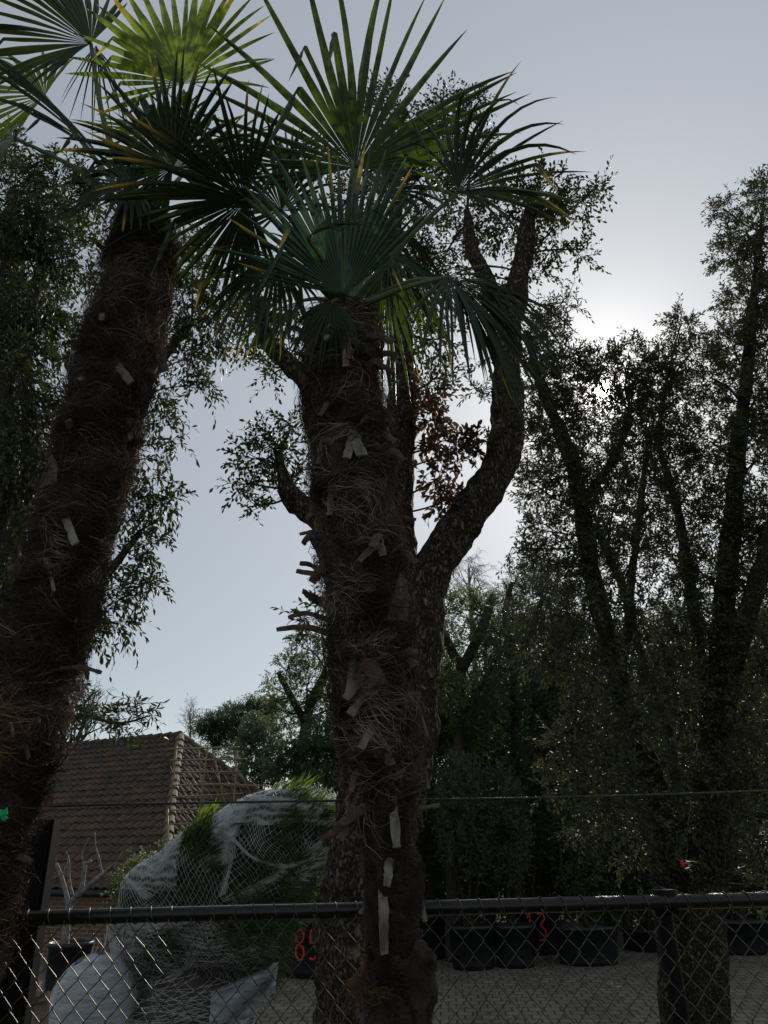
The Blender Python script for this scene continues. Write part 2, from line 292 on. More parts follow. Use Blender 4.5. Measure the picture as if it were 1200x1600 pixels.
# ------------------------------------------------------------------ windmill palms
class Palm:
    def __init__(s, name, label, pts, Y, foot, rgh=.014, lean_seed=0):
        """pts: (py, centre px, radius px) from top to bottom; foot: ground point and radius"""
        P = []; R = []
        for py, cx, r in pts:
            p = np.array(at(cx, py, Y)); P.append(p); R.append(r*.84*mpp(p))
        P = P[::-1]; R = R[::-1]
        low = P[0]; fp = np.array(foot[:3]); ex = [fp+(low-fp)*k for k in (0, .33, .66)]
        P = ex+P; R = [foot[3]*1.15, foot[3]*1.02, (foot[3]+R[0])/2]+R
        s.P, s.R = smooth_path(P, R, 10); s.n = len(s.P); s.nlow = 30
        s.root = thing(name, label, 'palm tree', fp)
        s.T = nrm(np.gradient(s.P, axis=0)); s.A = nrm(np.cross(s.T, [0, 1., 0])); s.B = np.cross(s.A, s.T)   # A: to the right, B: towards camera
        s.B = np.where((s.B[:, 1:2] > 0), -s.B, s.B)
        mb = MB(); sides = 72
        th = np.arange(sides)*2*math.pi/sides; V = []
        Pd, Rd = smooth_path(s.P, s.R, 3)
        Td = nrm(np.gradient(Pd, axis=0)); Ad = nrm(np.cross(Td, [0, 1., 0])); Bd = np.cross(Ad, Td); Bd = np.where(Bd[:, 1:2] > 0, -Bd, Bd)
        for i in range(len(Pd)):
            h = Pd[i][2]
            for a in th:
                q = Vector((math.cos(a)*2.2, math.sin(a)*2.2, h*9+lean_seed)); k = noise.fractal(q, .9, 2.1, 4)
                stp = ((h*11+a/math.pi*1.5+.4*noise.noise(q)) % 1.0)      # overlapping old sheaths
                rr = Rd[i]*.93+rgh*.7*k+rgh*.9*(stp-.5)+float(Palm.lump(Pd[i], a)[0])
                V.append(Pd[i]+(math.cos(a)*Ad[i]+math.sin(a)*Bd[i])*rr)
        n = len(Pd); ii, jj = np.meshgrid(np.arange(n-1), np.arange(sides), indexing='ij'); j2 = (jj+1) % sides
        V.append(Pd[-1]+Td[-1]*.05); c = n*sides; T = [(c, (n-1)*sides+j, (n-1)*sides+(j+1) % sides) for j in range(sides)]
        mb.add(V, T, np.stack([ii*sides+jj, ii*sides+j2, (ii+1)*sides+j2, (ii+1)*sides+jj], -1).reshape(-1, 4)); mb.build('trunk', trunk_m, s.root)
    @staticmethod
    def lump(P, ph):
        P = np.atleast_2d(P); ph = np.atleast_1d(ph)
        return np.array([.020*noise.noise(Vector((math.cos(b)*1.5, math.sin(b)*1.5, p[2]*6)))+.008*noise.noise(Vector((math.cos(b)*4, math.sin(b)*4, p[2]*17))) for p, b in zip(P, ph)])
    def surf(s, t, ph, off=0.):
        t = np.clip(np.asarray(t, float), 0, s.n-1.001); i = t.astype(int); f = (t-i)[..., None]
        P = s.P[i]*(1-f)+s.P[i+1]*f; R = s.R[i]*(1-f[..., 0])+s.R[i+1]*f[..., 0]
        O = np.cos(ph)[..., None]*s.A[i]+np.sin(ph)[..., None]*s.B[i]
        R = R+(s.lump(P, ph) if P.ndim > 1 else float(s.lump(P, ph)[0]))
        return P+O*(R+off)[..., None], O, s.T[i]
    def t_of_py(s, py):
        best = 0; bd = 1e9
        for i in range(s.n):
            v = Vector(s.P[i])-Vector((0, 0, EYE)); y = 800-FPX*v.dot(CU)/v.dot(FW)
            if abs(y-py) < bd: bd = abs(y-py); best = i
        return best
    def fibre(s, name, m, ntuft, per, t0, t1, length, off, width=.0007, phr=(0, 2*math.pi), updown=.0, jit=.35):
        mb = MB(); N = ntuft*per; ta_ = rng.uniform(t0, t1, ntuft*3); pa_ = rng.uniform(*phr, ntuft*3)
        kk = np.array([noise.noise(Vector((math.cos(b)*1.6, math.sin(b)*1.6, a*.55+per))) for a, b in zip(ta_, pa_)]); sel = np.argsort(-kk)[:ntuft]
        tc_ = np.repeat(ta_[sel], per); pc = np.repeat(pa_[sel], per)
        an = np.repeat(rng.normal(updown, .75, ntuft)+np.where(rng.random(ntuft) > .5, 0, math.pi), per)+rng.normal(0, jit, N)
        offm = np.repeat(rng.uniform(.15, 1, ntuft)**1.6, per)*off*rng.uniform(.3, 1.2, N)
        tc_ = tc_+rng.normal(0, .45, N); pc = pc+rng.normal(0, .12, N)
        L = length*rng.uniform(.4, 1.25, N); cu = np.repeat(rng.normal(0, 1.5, ntuft), per)+rng.normal(0, .8, N)
        pts = []; ds = np.mean(np.linalg.norm(np.diff(s.P[s.nlow:], axis=0), axis=1)); Rm = s.R[s.nlow:].mean()
        tt = tc_.copy(); pp = pc.copy(); K = 7; o = np.zeros(N); a = an.copy()
        for k in range(K):
            x = k/(K-1); pts.append(s.surf(tt, pp, .001+offm*(math.sin(x*1.9)) - .004*(k == 0))[0]+rng.normal(size=(N, 3))*.0012*k)
            tt = tt+np.sin(a)*L/(K-1)/ds; pp = pp+np.cos(a)*L/(K-1)/Rm; a = a+cu/(K-1)
        Pn = np.stack(pts, 1); D = nrm(np.gradient(Pn, axis=1)); S = nrm(np.cross(D, nrm(rng.normal(size=(N, 1, 3))+np.array([0, -1.2, 0]))))
        wd = (width*rng.uniform(.5, 1.5, N))[:, None, None]*np.linspace(1, .35, K)[None, :, None]
        V = np.stack([Pn-S*wd, Pn+S*wd], 2).reshape(-1, 3); k0 = np.arange(N)[:, None]*K*2
        Q = np.concatenate([k0+[2*i, 2*i+1, 2*i+3, 2*i+2] for i in range(K-1)]); mb.add(V, None, Q)
        o_ = mb.build(name, m, s.root, smooth=False); o_['kind'] = 'stuff'; return o_
    def sheaths(s, n, t0, t1, name='leaf_sheath'):
        for k in range(n):
            t = t0+(t1-t0)*(k+rng.random()*.8)/n; ph = 2.4*k+rng.normal()*.3; mb = MB(); K = 7; M = 9; V = []; ln = rng.uniform(4, 7); tw = rng.normal()*.35; o1 = rng.uniform(.012, .034)
            for side_off in (0, -.004):
                for i in range(K):
                    f = i/(K-1); hw = .55*(1-f)**.8+.10
                    for j in range(M):
                        u = j/(M-1)*2-1; off = .008+o1*f**1.5+.008*(1-u*u)*(1-f)+side_off+.003*noise.noise(Vector((k*3.1, i*.9, j*.9)))
                        V.append(s.surf(np.array(t+ln*(f-.12*u*u*(1-f))+rng.normal()*.05), np.array(ph+u*hw+tw*f), off)[0])
            nb = K*M; Q = [(i*M+j, i*M+j+1, (i+1)*M+j+1, (i+1)*M+j) for i in range(K-1) for j in range(M-1)]
            Q += [(q[3]+nb, q[2]+nb, q[1]+nb, q[0]+nb) for q in Q]; per = [(i*M, (i+1)*M) for i in range(K-1)]+[((i+1)*M-1+M, (i+1)*M-1) for i in range(K-1)]+[((K-1)*M+j, (K-1)*M+j+1) for j in range(M-1)]+[(j+1, j) for j in range(M-1)]
            Q += [(a, b, b+nb, a+nb) for a, b in per]; mb.add(V, None, Q); mb.build(name, sheath_m if k % 3 else stub_dark, s.root, smooth=False)
    def stub(s, pts, w0, w1, m, thick=.25, label=None):
        w1 = w1*rng.uniform(.75, 1.1); P, R = smooth_path(pts, np.linspace(w0, w1, len(pts)), 5); P = P+rng.normal(size=P.shape)*w0*.05; R = R*rng.uniform(.85, 1.12, len(R)); mb = MB(); tube(mb, P, R, 8, flat=thick, rough=w0*.12, fr=60); o = mb.build('leaf_base', m, s.root, smooth=False)
        if label: o['label'] = label
    def stub_px(s, a, b, wpx, m=None, out=.05, bend=0., thick=.25):
        """old leaf base from pixel a (on trunk) to pixel b (its cut tip)"""
        t = s.t_of_py(a[1]); c = s.P[t]; Yf = c[1]; q = np.array(at(a[0], a[1], Yf)); x = (q-c).dot(s.A[t])/s.R[t]
        x = max(-1., min(1., x)); ph = math.acos(x); p0, O, T = s.surf(np.array(float(t)), np.array(ph), -.012)
        p2 = np.array(at(b[0], b[1], p0[1]-out*max(.2, math.sin(ph)))); mid = (p0+p2)/2+O*bend*.5+np.array([0, 0, bend])
        r = wpx/2*mpp(p2); s.stub([p0, mid, p2], r*1.15, r, m or stub_m, thick)
    def frond(s, crown_pt, hub, tipdir, normal, Rm, half=150, nseg=38, droop=.3, split=.42, m=None, yel=.15, cup=.12, broken=.12, petw=.011, sag=.0, seg_seed=None, tipspread=.25, pmid=None):
        rs = np.random.default_rng(seg_seed or rng.integers(1e6)); m = m or palm_green
        H = np.array(hub, float); u = nrm(np.array(tipdir, float)); n = np.array(normal, float); n = nrm(n-u*n.dot(u)); v = np.cross(n, u)
        mb = MB(); half = math.radians(half); da = 2*half/nseg; wav = rs.uniform(0, 6)
        st = np.array([.015, .12, .25, split*.8, split, split+.1, .62, .74, .85, .94, 1.0])
        prevgap = 0
        for k in range(nseg):
            a = -half+(k+.5)*da; R = Rm*(1-.36*(abs(a)/half)**2.2)*rs.uniform(.9, 1.05)
            gdroop = droop*rs.uniform(.2, 1.8)+max(0, rs.normal(-.02, .08)); brk = rs.random() < broken; brs = rs.uniform(.55, .8); ao = rs.normal(0, .07)
            spl = split*rs.uniform(.85, 1.2); V = []; at_ = []; dirh = math.cos(a)*u+math.sin(a)*v
            yl = rs.random() < yel; c = H.copy(); prev = 0; d = dirh.copy()
            for r in st:
                past = max(0, r-spl)
                aa = a+ao*past*2; dh = math.cos(aa)*u+math.sin(aa)*v
                d = dh+n*(cup*(1-r*1.2)+.22*math.sin(a*3+wav)*(1-r*.5)+.05*((k%2)*2-1)*r)+np.array([0, 0, -1.])*gdroop*(r**1.6)*1.6
                if brk and r > brs: d = dh*.35+np.array([0, 0, -1.])*1.2+n*.1
                d = nrm(d); c = c+d*(r-prev)*R; prev = r
                w_ = r*R*math.tan(da/2)*1.02 if r <= spl else spl*R*math.tan(da/2)*(1-((r-spl)/(1.001-spl))**2.6)+.0004
                sd = nrm(np.cross(n, dh)) if r <= spl else nrm(np.cross(n+.0*dh, d))
                w_ *= 1 if r <= spl else max(.74, 1-(r-spl)*2.0); fold = w_*(.55 if r <= spl else .9)
                V += [c-sd*w_-n*fold*.5, c+n*fold*.5, c+sd*w_-n*fold*.5]
                e = (min(1, max(0, (r-.70)/.18)) if yl else max(0, (r-.975)/.03)*.6); at_ += [min(1, e)]*3
            K = len(st); Q = []
            for i in range(K-1):
                Q += [(i*3, i*3+1, i*3+4, i*3+3), (i*3+1, i*3+2, i*3+5, i*3+4)]
            mb.add(V, None, Q, attr=np.array(at_))
        bl = mb.build('frond', m, s.root, smooth=False, attr='yel')
        pb = MB(); c0 = np.array(crown_pt, float); mid = pmid if pmid is not None else (c0+H)/2+np.array([0, 0, np.linalg.norm(H-c0)*.12]); tube(pb, [c0, mid, H+u*.0], [petw*1.9, petw, petw*.75], 8, sm=5, flat=.6)
        # pale ribs running a little way out on the blade (hastula)
        tube(pb, [H, H+u*Rm*.05], [petw*.9, petw*.3], 6)
        pb.build('petiole', petiole_m, bl); return bl
def V3(*a): return np.array(a, float)
# ---- centre palm
CY = 2.1
pc = Palm('windmill_palm', 'tall windmill palm standing upright at the centre, shaggy dark trunk in front of the fence', [
    (495, 538, 50), (540, 537, 62), (600, 533, 66), (700, 546, 70), (800, 558, 72), (900, 568, 70), (1000, 579, 69), (1100, 586, 67), (1200, 595, 58), (1300, 606, 51), (1400, 613, 47), (1500, 621, 50), (1600, 626, 56)], CY, (.02, 2.12, 0, .13), rgh=.024)
tq = [pc.t_of_py(y) for y in (1600, 1250, 520)]
pc.sheaths(26, tq[1]-4, pc.n-8)
pc.fibre('trunk_fibre', fibre_m, 620, 24, tq[1]-3, pc.n-2, .13, .040, .0008)
pc.fibre('coarse_strands', fibre_grey, 60, 5, tq[1], pc.n-5, .15, .03, .0014, jit=.3)
pc.fibre('dark_strands', trunk_m, 220, 8, tq[1], pc.n-3, .16, .055, .0018, jit=.3)
pc.fibre('weathered_fibre', fibre_grey, 330, 14, tq[1], pc.n-6, .15, .046, .0008, jit=.22)
pc.fibre('lower_fibre', fibre_m, 300, 16, tq[0]-10, tq[1], .05, .010, .0005)
pc.fibre('ginger_fibre', fibre_ginger, 60, 26, tq[0]+4, pc.n-8, .07, .03, .0006, phr=(-.7, .35))
for a, b, wd, kw in [
    ((548, 690), (566, 712), 17, {}), ((560, 690), (541, 716), 13, {}), ((596, 784), (568, 793), 13, {}), ((470, 745), (489, 806), 12, dict(out=.03, bend=.02)), ((520, 740), (515, 805), 9, {}),
    ((520, 892), (528, 940), 9, {}), ((592, 850), (598, 868), 14, {}), ((553, 1022), (545, 1082), 13, {}), ((575, 1072), (540, 1092), 15, dict(bend=.01)), ((578, 1075), (547, 1117), 13, {}),
    ((591, 1130), (563, 1169), 15, {}), ((566, 1248), (598, 1250), 9, {}), ((617, 1240), (620, 1325), 13, {}), ((648, 1262), (634, 1296), 17, {}), ((512, 1055), (516, 1106), 8, {}),
    ((655, 1272), (687, 1258), 7, dict(m=petiole_m, out=.02)), ((610, 1345), (604, 1385), 13, {}), ((596, 1380), (601, 1492), 16, dict(thick=.15)), ((660, 1305), (664, 1440), 8, dict(thick=.3)), ((655, 1475), (640, 1520), 12, dict(m=stub_dark)),
    ((560, 1405), (563, 1428), 9, {}), ((559, 1565), (566, 1594), 12, {}), ((543, 540), (541, 572), 10, {}), ((650, 1110), (668, 1150), 5, dict(bend=.02)), ((648, 1195), (670, 1232), 5, dict(bend=.025)),
    ((498, 892), (463, 892), 8, dict(m=stub_dark, out=.02, bend=-.005)), ((500, 905), (468, 880), 7, dict(m=stub_dark, out=.02, bend=.02)), ((508, 985), (432, 984), 9, dict(m=stub_dark, out=.02, bend=.02)), ((510, 965), (450, 965), 8, dict(m=stub_dark, out=.02, bend=.025)),
    ((540, 1268), (500, 1312), 9, dict(m=stub_dark, out=0.02)), ((480, 818), (468, 835), 6, dict(m=stub_dark, out=.01)), ((625, 1060), (648, 1040), 16, dict(m=stub_dark, bend=.02)), ((606, 985), (640, 930), 18, dict(m=stub_dark, bend=.02)),
    ((570, 545), (615, 535), 14, dict(m=stub_dark, bend=.01)), ((590, 570), (608, 575), 8, dict(m=stub_dark)), ((505, 545), (478, 555), 14, dict(m=stub_dark)), ((600, 640), (612, 650), 10, dict(m=stub_dark)), ((590, 690), (618, 690), 10, dict(m=stub_dark)),
    ((630, 812), (650, 812), 7, dict(m=stub_dark)), ((520, 640), (500, 650), 10, dict(m=stub_dark)), ((505, 690), (497, 725), 8, dict(m=stub_dark))]:
    pc.stub_px(a, b, wd, **kw)
for k in range(58):
    t = rng.uniform(tq[1]-6, pc.n-6); ph = 2.4*k+rng.random()*.5
    p0, O, T = pc.surf(np.array(t), np.array(ph), -.01); L = rng.uniform(.02, .085); tng = np.cross(O, T)
    pc.stub([p0, p0+O*L*.6+T*L*.35, p0+O*L*1.0+T*L*rng.uniform(-.5, .7)+tng*L*rng.normal()*.5], .019, rng.uniform(.006, .011), stub_dark if rng.random() < .85 else stub_m, .35)
# swelling with broken sheath at the right of the foot
mbs = MB(); tube(mbs, [np.array(at(652, 1600, 2.07)), np.array(at(656, 1545, 2.06)), np.array(at(660, 1500, 2.04)), np.array(at(655, 1470, 2.03))], [.030, .034, .028, .006], 26, rough=.016, fr=40, sm=7); mbs.build('sheath', sheath_m, pc.root)
pc.fibre('foot_tuft', fibre_ginger, 26, 30, tq[0]+2.5, tq[0]+5, .075, .06, .0006, phr=(-.5, .9), jit=.7)
cc = np.array(at(540, 490, CY))
def hubp(px, py, Y): return np.array(at(px, py, Y))
U = nrm(np.array(CU)); Rt = np.array(CR); TC = -np.array(FW)   # picture-up, picture-right, towards camera as world directions
def dirp(deg, toward=0.):  # direction in the picture, degrees clockwise from up
    a = math.radians(deg); return nrm(U*math.cos(a)+Rt*math.sin(a)+TC*toward)
px2 = mpp(at(560, 300, CY))
F = pc.frond
F(cc, hubp(556, 262, 2.0), dirp(1, -.1), TC, 330*px2, half=104, nseg=30, droop=.06, split=.34, yel=0, broken=.24, petw=.011, seg_seed=3, tipspread=.1)
F(cc, hubp(716, 300, 1.95), dirp(52, -.05), nrm(TC+U*.4), 200*px2, half=78, nseg=22, droop=.55, split=.36, yel=.35, broken=.1, seg_seed=4, m=palm_shaded, pmid=hubp(640, 370, 2.0))
F(cc, hubp(538, 462, 1.98), dirp(-14, .05), TC, 215*px2, half=68, nseg=30, droop=.05, split=.55, m=palm_blue, yel=.1, broken=.1, petw=.009, seg_seed=5)
F(cc, hubp(700, 432, 1.85), dirp(140, .1), nrm(TC*.6+U), 215*px2, half=88, nseg=32, droop=1.25, split=.34, yel=.05, broken=.1, seg_seed=6, m=palm_shaded, pmid=hubp(625, 452, 1.9))
F(cc, hubp(712, 440, 1.9), dirp(128, .05), nrm(TC*.7+U), 205*px2, half=75, nseg=26, droop=1.0, split=.36, yel=.1, broken=.15, seg_seed=41, m=palm_shaded, pmid=hubp(640, 440, 2.0))
F(cc, hubp(440, 330, 2.15), dirp(-30, -.1), nrm(TC*.8+U*.3), 150*px2, half=110, nseg=28, droop=.55, split=.4, yel=.05, broken=.3, seg_seed=43, m=palm_shaded)
F(cc, hubp(600, 300, 2.3), dirp(40, -.2), nrm(TC*.6+U*.6), 150*px2, half=100, nseg=26, droop=.9, split=.4, yel=.1, broken=.3, seg_seed=44, m=palm_shaded)
F(cc, hubp(520, 470, 1.9), dirp(-165, .1), nrm(TC*.8+U*.4), 110*px2, half=70, nseg=18, droop=1., split=.35, yel=.1, broken=.2, seg_seed=45, m=palm_shaded, petw=.007)
F(cc, hubp(500, 420, 2.3), dirp(-75, -.3), nrm(TC*.7+U*.6), 175*px2, half=85, nseg=26, droop=.7, split=.38, yel=.1, broken=.2, seg_seed=42, m=palm_shaded)
F(cc, hubp(385, 312, 1.9), dirp(-92, .1), nrm(TC*.5-U*.5), 215*px2, half=115, nseg=38, droop=.35, split=.42, yel=.18, broken=.2, seg_seed=7, m=palm_shaded, pmid=hubp(470, 385, 1.95))
F(cc, hubp(432, 405, 1.95), dirp(-150, 0), nrm(TC*.7+U*.5), 165*px2, half=95, nseg=28, droop=.75, split=.36, yel=.12, broken=.15, seg_seed=8, m=palm_shaded)
F(cc, hubp(590, 350, 2.2), dirp(150, -.2), nrm(TC*.6+U), 165*px2, half=130, nseg=32, droop=1.1, split=.38, yel=.15, seg_seed=9, m=palm_shaded)
F(cc, hubp(600, 430, 2.35), dirp(165, -.3), nrm(TC*.6+U), 215*px2, half=110, nseg=34, droop=1.2, split=.35, yel=.3, seg_seed=10)
F(cc, hubp(455, 262, 2.15), dirp(-50, -.2), nrm(TC*.9+U*.3), 120*px2, half=85, nseg=20, droop=.5, split=.4, yel=.1, broken=.25, seg_seed=11)
F(cc, hubp(470, 470, 2.25), dirp(-120, -.2), nrm(TC*.5+U), 155*px2, half=90, nseg=24, droop=1.2, split=.36, yel=.35, seg_seed=12)
F(cc, hubp(610, 395, 2.25), dirp(120, -.1), nrm(TC*.6+U), 200*px2, half=80, nseg=26, droop=1.0, split=.34, yel=.3, broken=.2, seg_seed=18, pmid=hubp(580, 410, 2.2))
F(cc, hubp(480, 372, 1.82), dirp(62, .3), nrm(U*.6+TC*.5), 120*px2, half=40, nseg=12, droop=.5, split=.3, yel=.0, seg_seed=15, m=palm_shaded)
# ---- left palm
pl = Palm('windmill_palm', 'windmill palm at the left edge, leaning right, its lower trunk hairy and ginger', [
    (345, 224, 44), (400, 222, 54), (500, 200, 60), (600, 174, 64), (700, 148, 65), (800, 122, 66), (900, 96, 68), (1000, 68, 68), (1100, 40, 68), (1200, 6, 68), (1300, -22, 66), (1400, -42, 62), (1600, -85, 60)], 2.1, (-1.36, 2.05, 0, .13), rgh=.028, lean_seed=5)
tl = [pl.t_of_py(y) for y in (1600, 1130, 360)]
pl.sheaths(6, tl[0]-4, pl.n-5)
pl.fibre('trunk_fibre', fibre_m, 1500, 26, tl[0], pl.n-2, .12, .040, .0007)
pl.fibre('dark_strands', trunk_m, 300, 8, tl[0], pl.n-3, .15, .06, .0018, jit=.3)
pl.fibre('weathered_fibre', fibre_grey, 260, 14, tl[1], pl.n-6, .14, .042, .0007, jit=.2)
pl.fibre('ginger_fibre', fibre_ginger, 380, 34, tl[0]-4, tl[1], .11, .060, .0006, phr=(-.8, 1.9), jit=.5)
pl.fibre('fresh_fibre', ginger_lo, 420, 34, tl[0]-2, tl[1]+2, .11, .13, .0007, phr=(-.7, 1.3), jit=.5)
pl.fibre('sun_rim_fibre', fibre_ginger, 60, 26, tl[1], pl.n-4, .09, .045, .0005, phr=(-.8, .6))  # ginger on the right edge only: sun rim put into the strand colour
for a, b, wd, kw in [
    ((100, 1047), (159, 1051), 6, dict(m=stub_dark, out=.02, bend=.012)), ((95, 1075), (126, 1076), 8, dict(m=stub_dark, out=.02)), ((20, 1345), (50, 1347), 9, dict(m=stub_dark, out=.03, bend=.01)), ((120, 825), (118, 850), 12, {}),
    ((95, 640), (75, 648), 8, dict(m=stub_dark)), ((195, 592), (205, 598), 12, {}), ((262, 530), (258, 580), 10, dict(m=stub_dark, bend=.02)), ((158, 850), (170, 852), 10, dict(m=stub_dark)), ((85, 880), (86, 925), 6, {}), ((60, 1150), (45, 1185), 8, dict(m=stub_dark)),
    ((30, 1110), (22, 1150), 6, {}), ((55, 1310), (35, 1340), 5, dict(m=petiole_m))]:
    pl.stub_px(a, b, wd, **kw)
for k in range(54):
    t = rng.uniform(tl[0], pl.n-6); ph = 2.4*k+rng.random()*.5
    p0, O, T = pl.surf(np.array(t), np.array(ph), -.01); L = rng.uniform(.02, .065); tng = np.cross(O, T)
    pl.stub([p0, p0+O*L*.6+T*L*.35, p0+O*L*1.0+T*L*rng.uniform(-.5, .7)+tng*L*rng.normal()*.5], .018, rng.uniform(.005, .010), stub_dark if rng.random() < .9 else stub_m, .35)
cl_ = np.array(at(224, 350, 2.1)); G = pl.frond; px3 = mpp(at(250, 130, 2.1))
G(cl_, hubp(285, 131, 2.05), dirp(-12, -.1), TC, 205*px3, half=100, nseg=28, droop=.08, split=.52, yel=.05, broken=.14, petw=.010, seg_seed=21, m=palm_backlit)
G(cl_, hubp(142, 68, 1.95), dirp(-62, .1), nrm(TC*.6+U*.3), 215*px3, half=85, nseg=28, droop=.35, split=.5, yel=0, broken=.1, seg_seed=22, m=palm_shaded, pmid=hubp(165, 200, 2.0))
G(cl_, hubp(150, 72, 2.0), dirp(178, .0), nrm(TC*.8+U*.3), 150*px3, half=38, nseg=12, droop=.4, split=.2, yel=0, broken=.0, seg_seed=23, m=palm_shaded, petw=.004)
G(cl_, hubp(70, 150, 2.25), dirp(-75, -.2), nrm(TC*.9+U*.3), 180*px3, half=85, nseg=24, droop=.4, split=.5, yel=.05, seg_seed=24, pmid=hubp(150, 250, 2.2))
G(cl_, hubp(158, 245, 1.9), dirp(-55, .3), nrm(TC*.5+U*.6), 175*px3, half=30, nseg=12, droop=.2, split=.6, yel=0, seg_seed=25, m=palm_shaded, petw=.008)
G(cl_, hubp(245, 215, 2.2), dirp(-5, -.4), nrm(TC*.9+U*.3), 120*px3, half=125, nseg=32, droop=.2, split=.45, yel=0, broken=.2, seg_seed=26)
G(cl_, hubp(270, 262, 1.95), dirp(-20, .2), nrm(TC*.8-U*.3), 150*px3, half=150, nseg=40, droop=.25, split=.45, yel=.1, broken=.2, seg_seed=27, m=palm_shaded)
G(cl_, hubp(205, 290, 1.9), dirp(-100, .2), nrm(TC*.6+U*.5), 120*px3, half=125, nseg=32, droop=.6, split=.4, yel=.05, seg_seed=28, m=palm_shaded)
G(cl_, hubp(330, 250, 2.3), dirp(60, -.3), nrm(TC*.7+U*.6), 130*px3, half=120, nseg=30, droop=.4, split=.4, yel=.1, seg_seed=29)
G(cl_, hubp(20, 215, 2.0), dirp(-130, .2), nrm(TC*.4+U), 190*px3, half=110, nseg=32, droop=.6, split=.4, yel=.05, seg_seed=30, m=palm_shaded, pmid=hubp(130, 270, 2.0))
G(cl_, hubp(287, 140, 2.3), dirp(170, -.2), nrm(TC*.8+U*.2), 110*px3, half=35, nseg=12, droop=.4, split=.2, yel=.1, seg_seed=31, petw=.005)
# ------------------------------------------------------------------ cork oak behind the centre palm
OY = 3.5
oak = thing('cork_oak', 'thick cork oak with forked bare limbs and furrowed bark right behind the centre palm', 'tree', ground_at(580, 1600, OY))
gb = (at(560, 1600, OY)); lowp = [(558, 1600, OY, 62), (556, 1500, OY, 60), (560, 1400, OY, 56), (585, 1300, OY, 58), (600, 1200, OY, 66), (617, 1100, OY, 62), (632, 1000, OY, 56), (640, 930, OY, 52)]
P = [V3(gb.x-.01, OY, -.05), V3(gb.x-.01, OY, .5), V3(gb.x, OY, 1.1)]+[np.array(at(a, b, c)) for a, b, c, d in lowp[:]]; R_ = [.34, .29, .25]+[d*mpp(at(a, b, c)) for a, b, c, d in lowp]
Ps, Rs = smooth_path(P, R_, 9); mb = MB(); tube(mb, Ps, Rs, 40, .035, 8); mb.build('trunk', cork_m, oak); L0 = Ps
L1 = limb(oak, 'limb', [(648, 960, OY, 37.0), (668, 910, OY, 31.7), (692, 862, OY, 29.9), (728, 808, OY, 28.2), (766, 755, OY, 26.4), (788, 700, OY, 23.8), (793, 640, OY, 21.1), (793, 570, OY, 19.4), (797, 500, OY, 18.5), (812, 430, OY, 15.8), (822, 370, OY, 12), (828, 320, OY, 4)], cork_m, .022, 30, 8, 11)
L2 = limb(oak, 'limb', [(628, 950, OY, 36.0), (622, 860, 3.55, 27.0), (622, 770, 3.6, 23.4), (626, 680, 3.65, 21.6), (628, 600, 3.7, 19.8), (620, 500, 3.7, 18.0), (612, 400, 3.7, 13.5), (620, 320, 3.7, 7.2)], cork_m, .02, 28, 8, 11, seed=3)
L3 = limb(oak, 'limb', [(610, 900, OY, 26), (560, 850, OY, 24), (505, 815, OY, 20), (468, 790, OY, 17), (450, 765, OY, 13), (438, 730, OY, 6), (430, 705, OY, 3)], cork_m, .016, 24, 8, 12, seed=5)
L4 = limb(oak, 'limb', [(618, 700, 3.6, 18), (560, 640, OY, 18), (500, 610, OY, 17), (462, 578, OY, 15), (430, 548, OY, 13), (412, 520, OY, 11), (408, 470, OY, 8)], cork_m, .014, 24, 8, 12, seed=7)
L5 = limb(oak, 'limb', [(795, 520, OY, 14), (760, 440, OY, 13), (738, 390, OY, 10), (730, 330, 3.6, 4)], cork_m, .012, 20, 8, 12, seed=8)
crown(oak, [L1, L2, L3, L4, L5], [(640, 215, 3.8, 60), (700, 170, 3.7, 40), (735, 160, 3.7, 25), (660, 290, 3.8, 75), (730, 240, 3.7, 55), (795, 330, 3.6, 70), (850, 300, 3.5, 50), (900, 310, 3.5, 38), (935, 290, 3.5, 18), (862, 360, 3.5, 48), (910, 390, 3.5, 22), (700, 390, 3.8, 70), (640, 430, 3.9, 70),
    (580, 400, 3.8, 55), (445, 520, 3.5, 45), (400, 500, 3.6, 45), (385, 545, 3.6, 22), (425, 585, 3.5, 22), (560, 300, 3.9, 50), (500, 250, 3.9, 35), (600, 160, 3.9, 38), (760, 480, 3.8, 50), (640, 520, 3.8, 45), (680, 590, 3.7, 38), (690, 530, 3.8, 40),
    (405, 715, 3.5, 46), (430, 690, 3.5, 40), (385, 755, 3.45, 24), (400, 790, 3.5, 22), (445, 750, 3.6, 32), (450, 660, 3.6, 22), (830, 420, 3.6, 30), (780, 640, 3.6, 14), (770, 560, 3.6, 24)], .15, 9, .036, .017, leaf_a, dens=.62, r0=.0013, branch_r=.011, yj=.9)
crown(oak, [L2], [(675, 655, 3.6, 38), (700, 700, 3.55, 42), (690, 745, 3.5, 40), (735, 695, 3.5, 24), (665, 610, 3.6, 32), (700, 780, 3.5, 26)], .13, 9, .045, .024, leaf_red, dens=.36, name='bronze_foliage', branch_r=.009)
crown(oak, [L1], [(835, 560, 3.6, 40), (850, 500, 3.6, 34), (880, 480, 3.7, 28), (790, 610, 3.4, 22), (800, 660, 3.4, 26), (765, 690, 3.4, 18), (745, 610, 3.5, 18)], .13, 10, .034, .010, leaf_b, dens=.5, name='fine_foliage', branch_r=.007)
crown(oak, [L0], [(470, 965, 3.5, 14), (500, 945, 3.5, 14), (480, 990, 3.6, 12)], .10, 7, .036, .016, leaf_a, dens=.4, name='sprout', branch_r=.005)
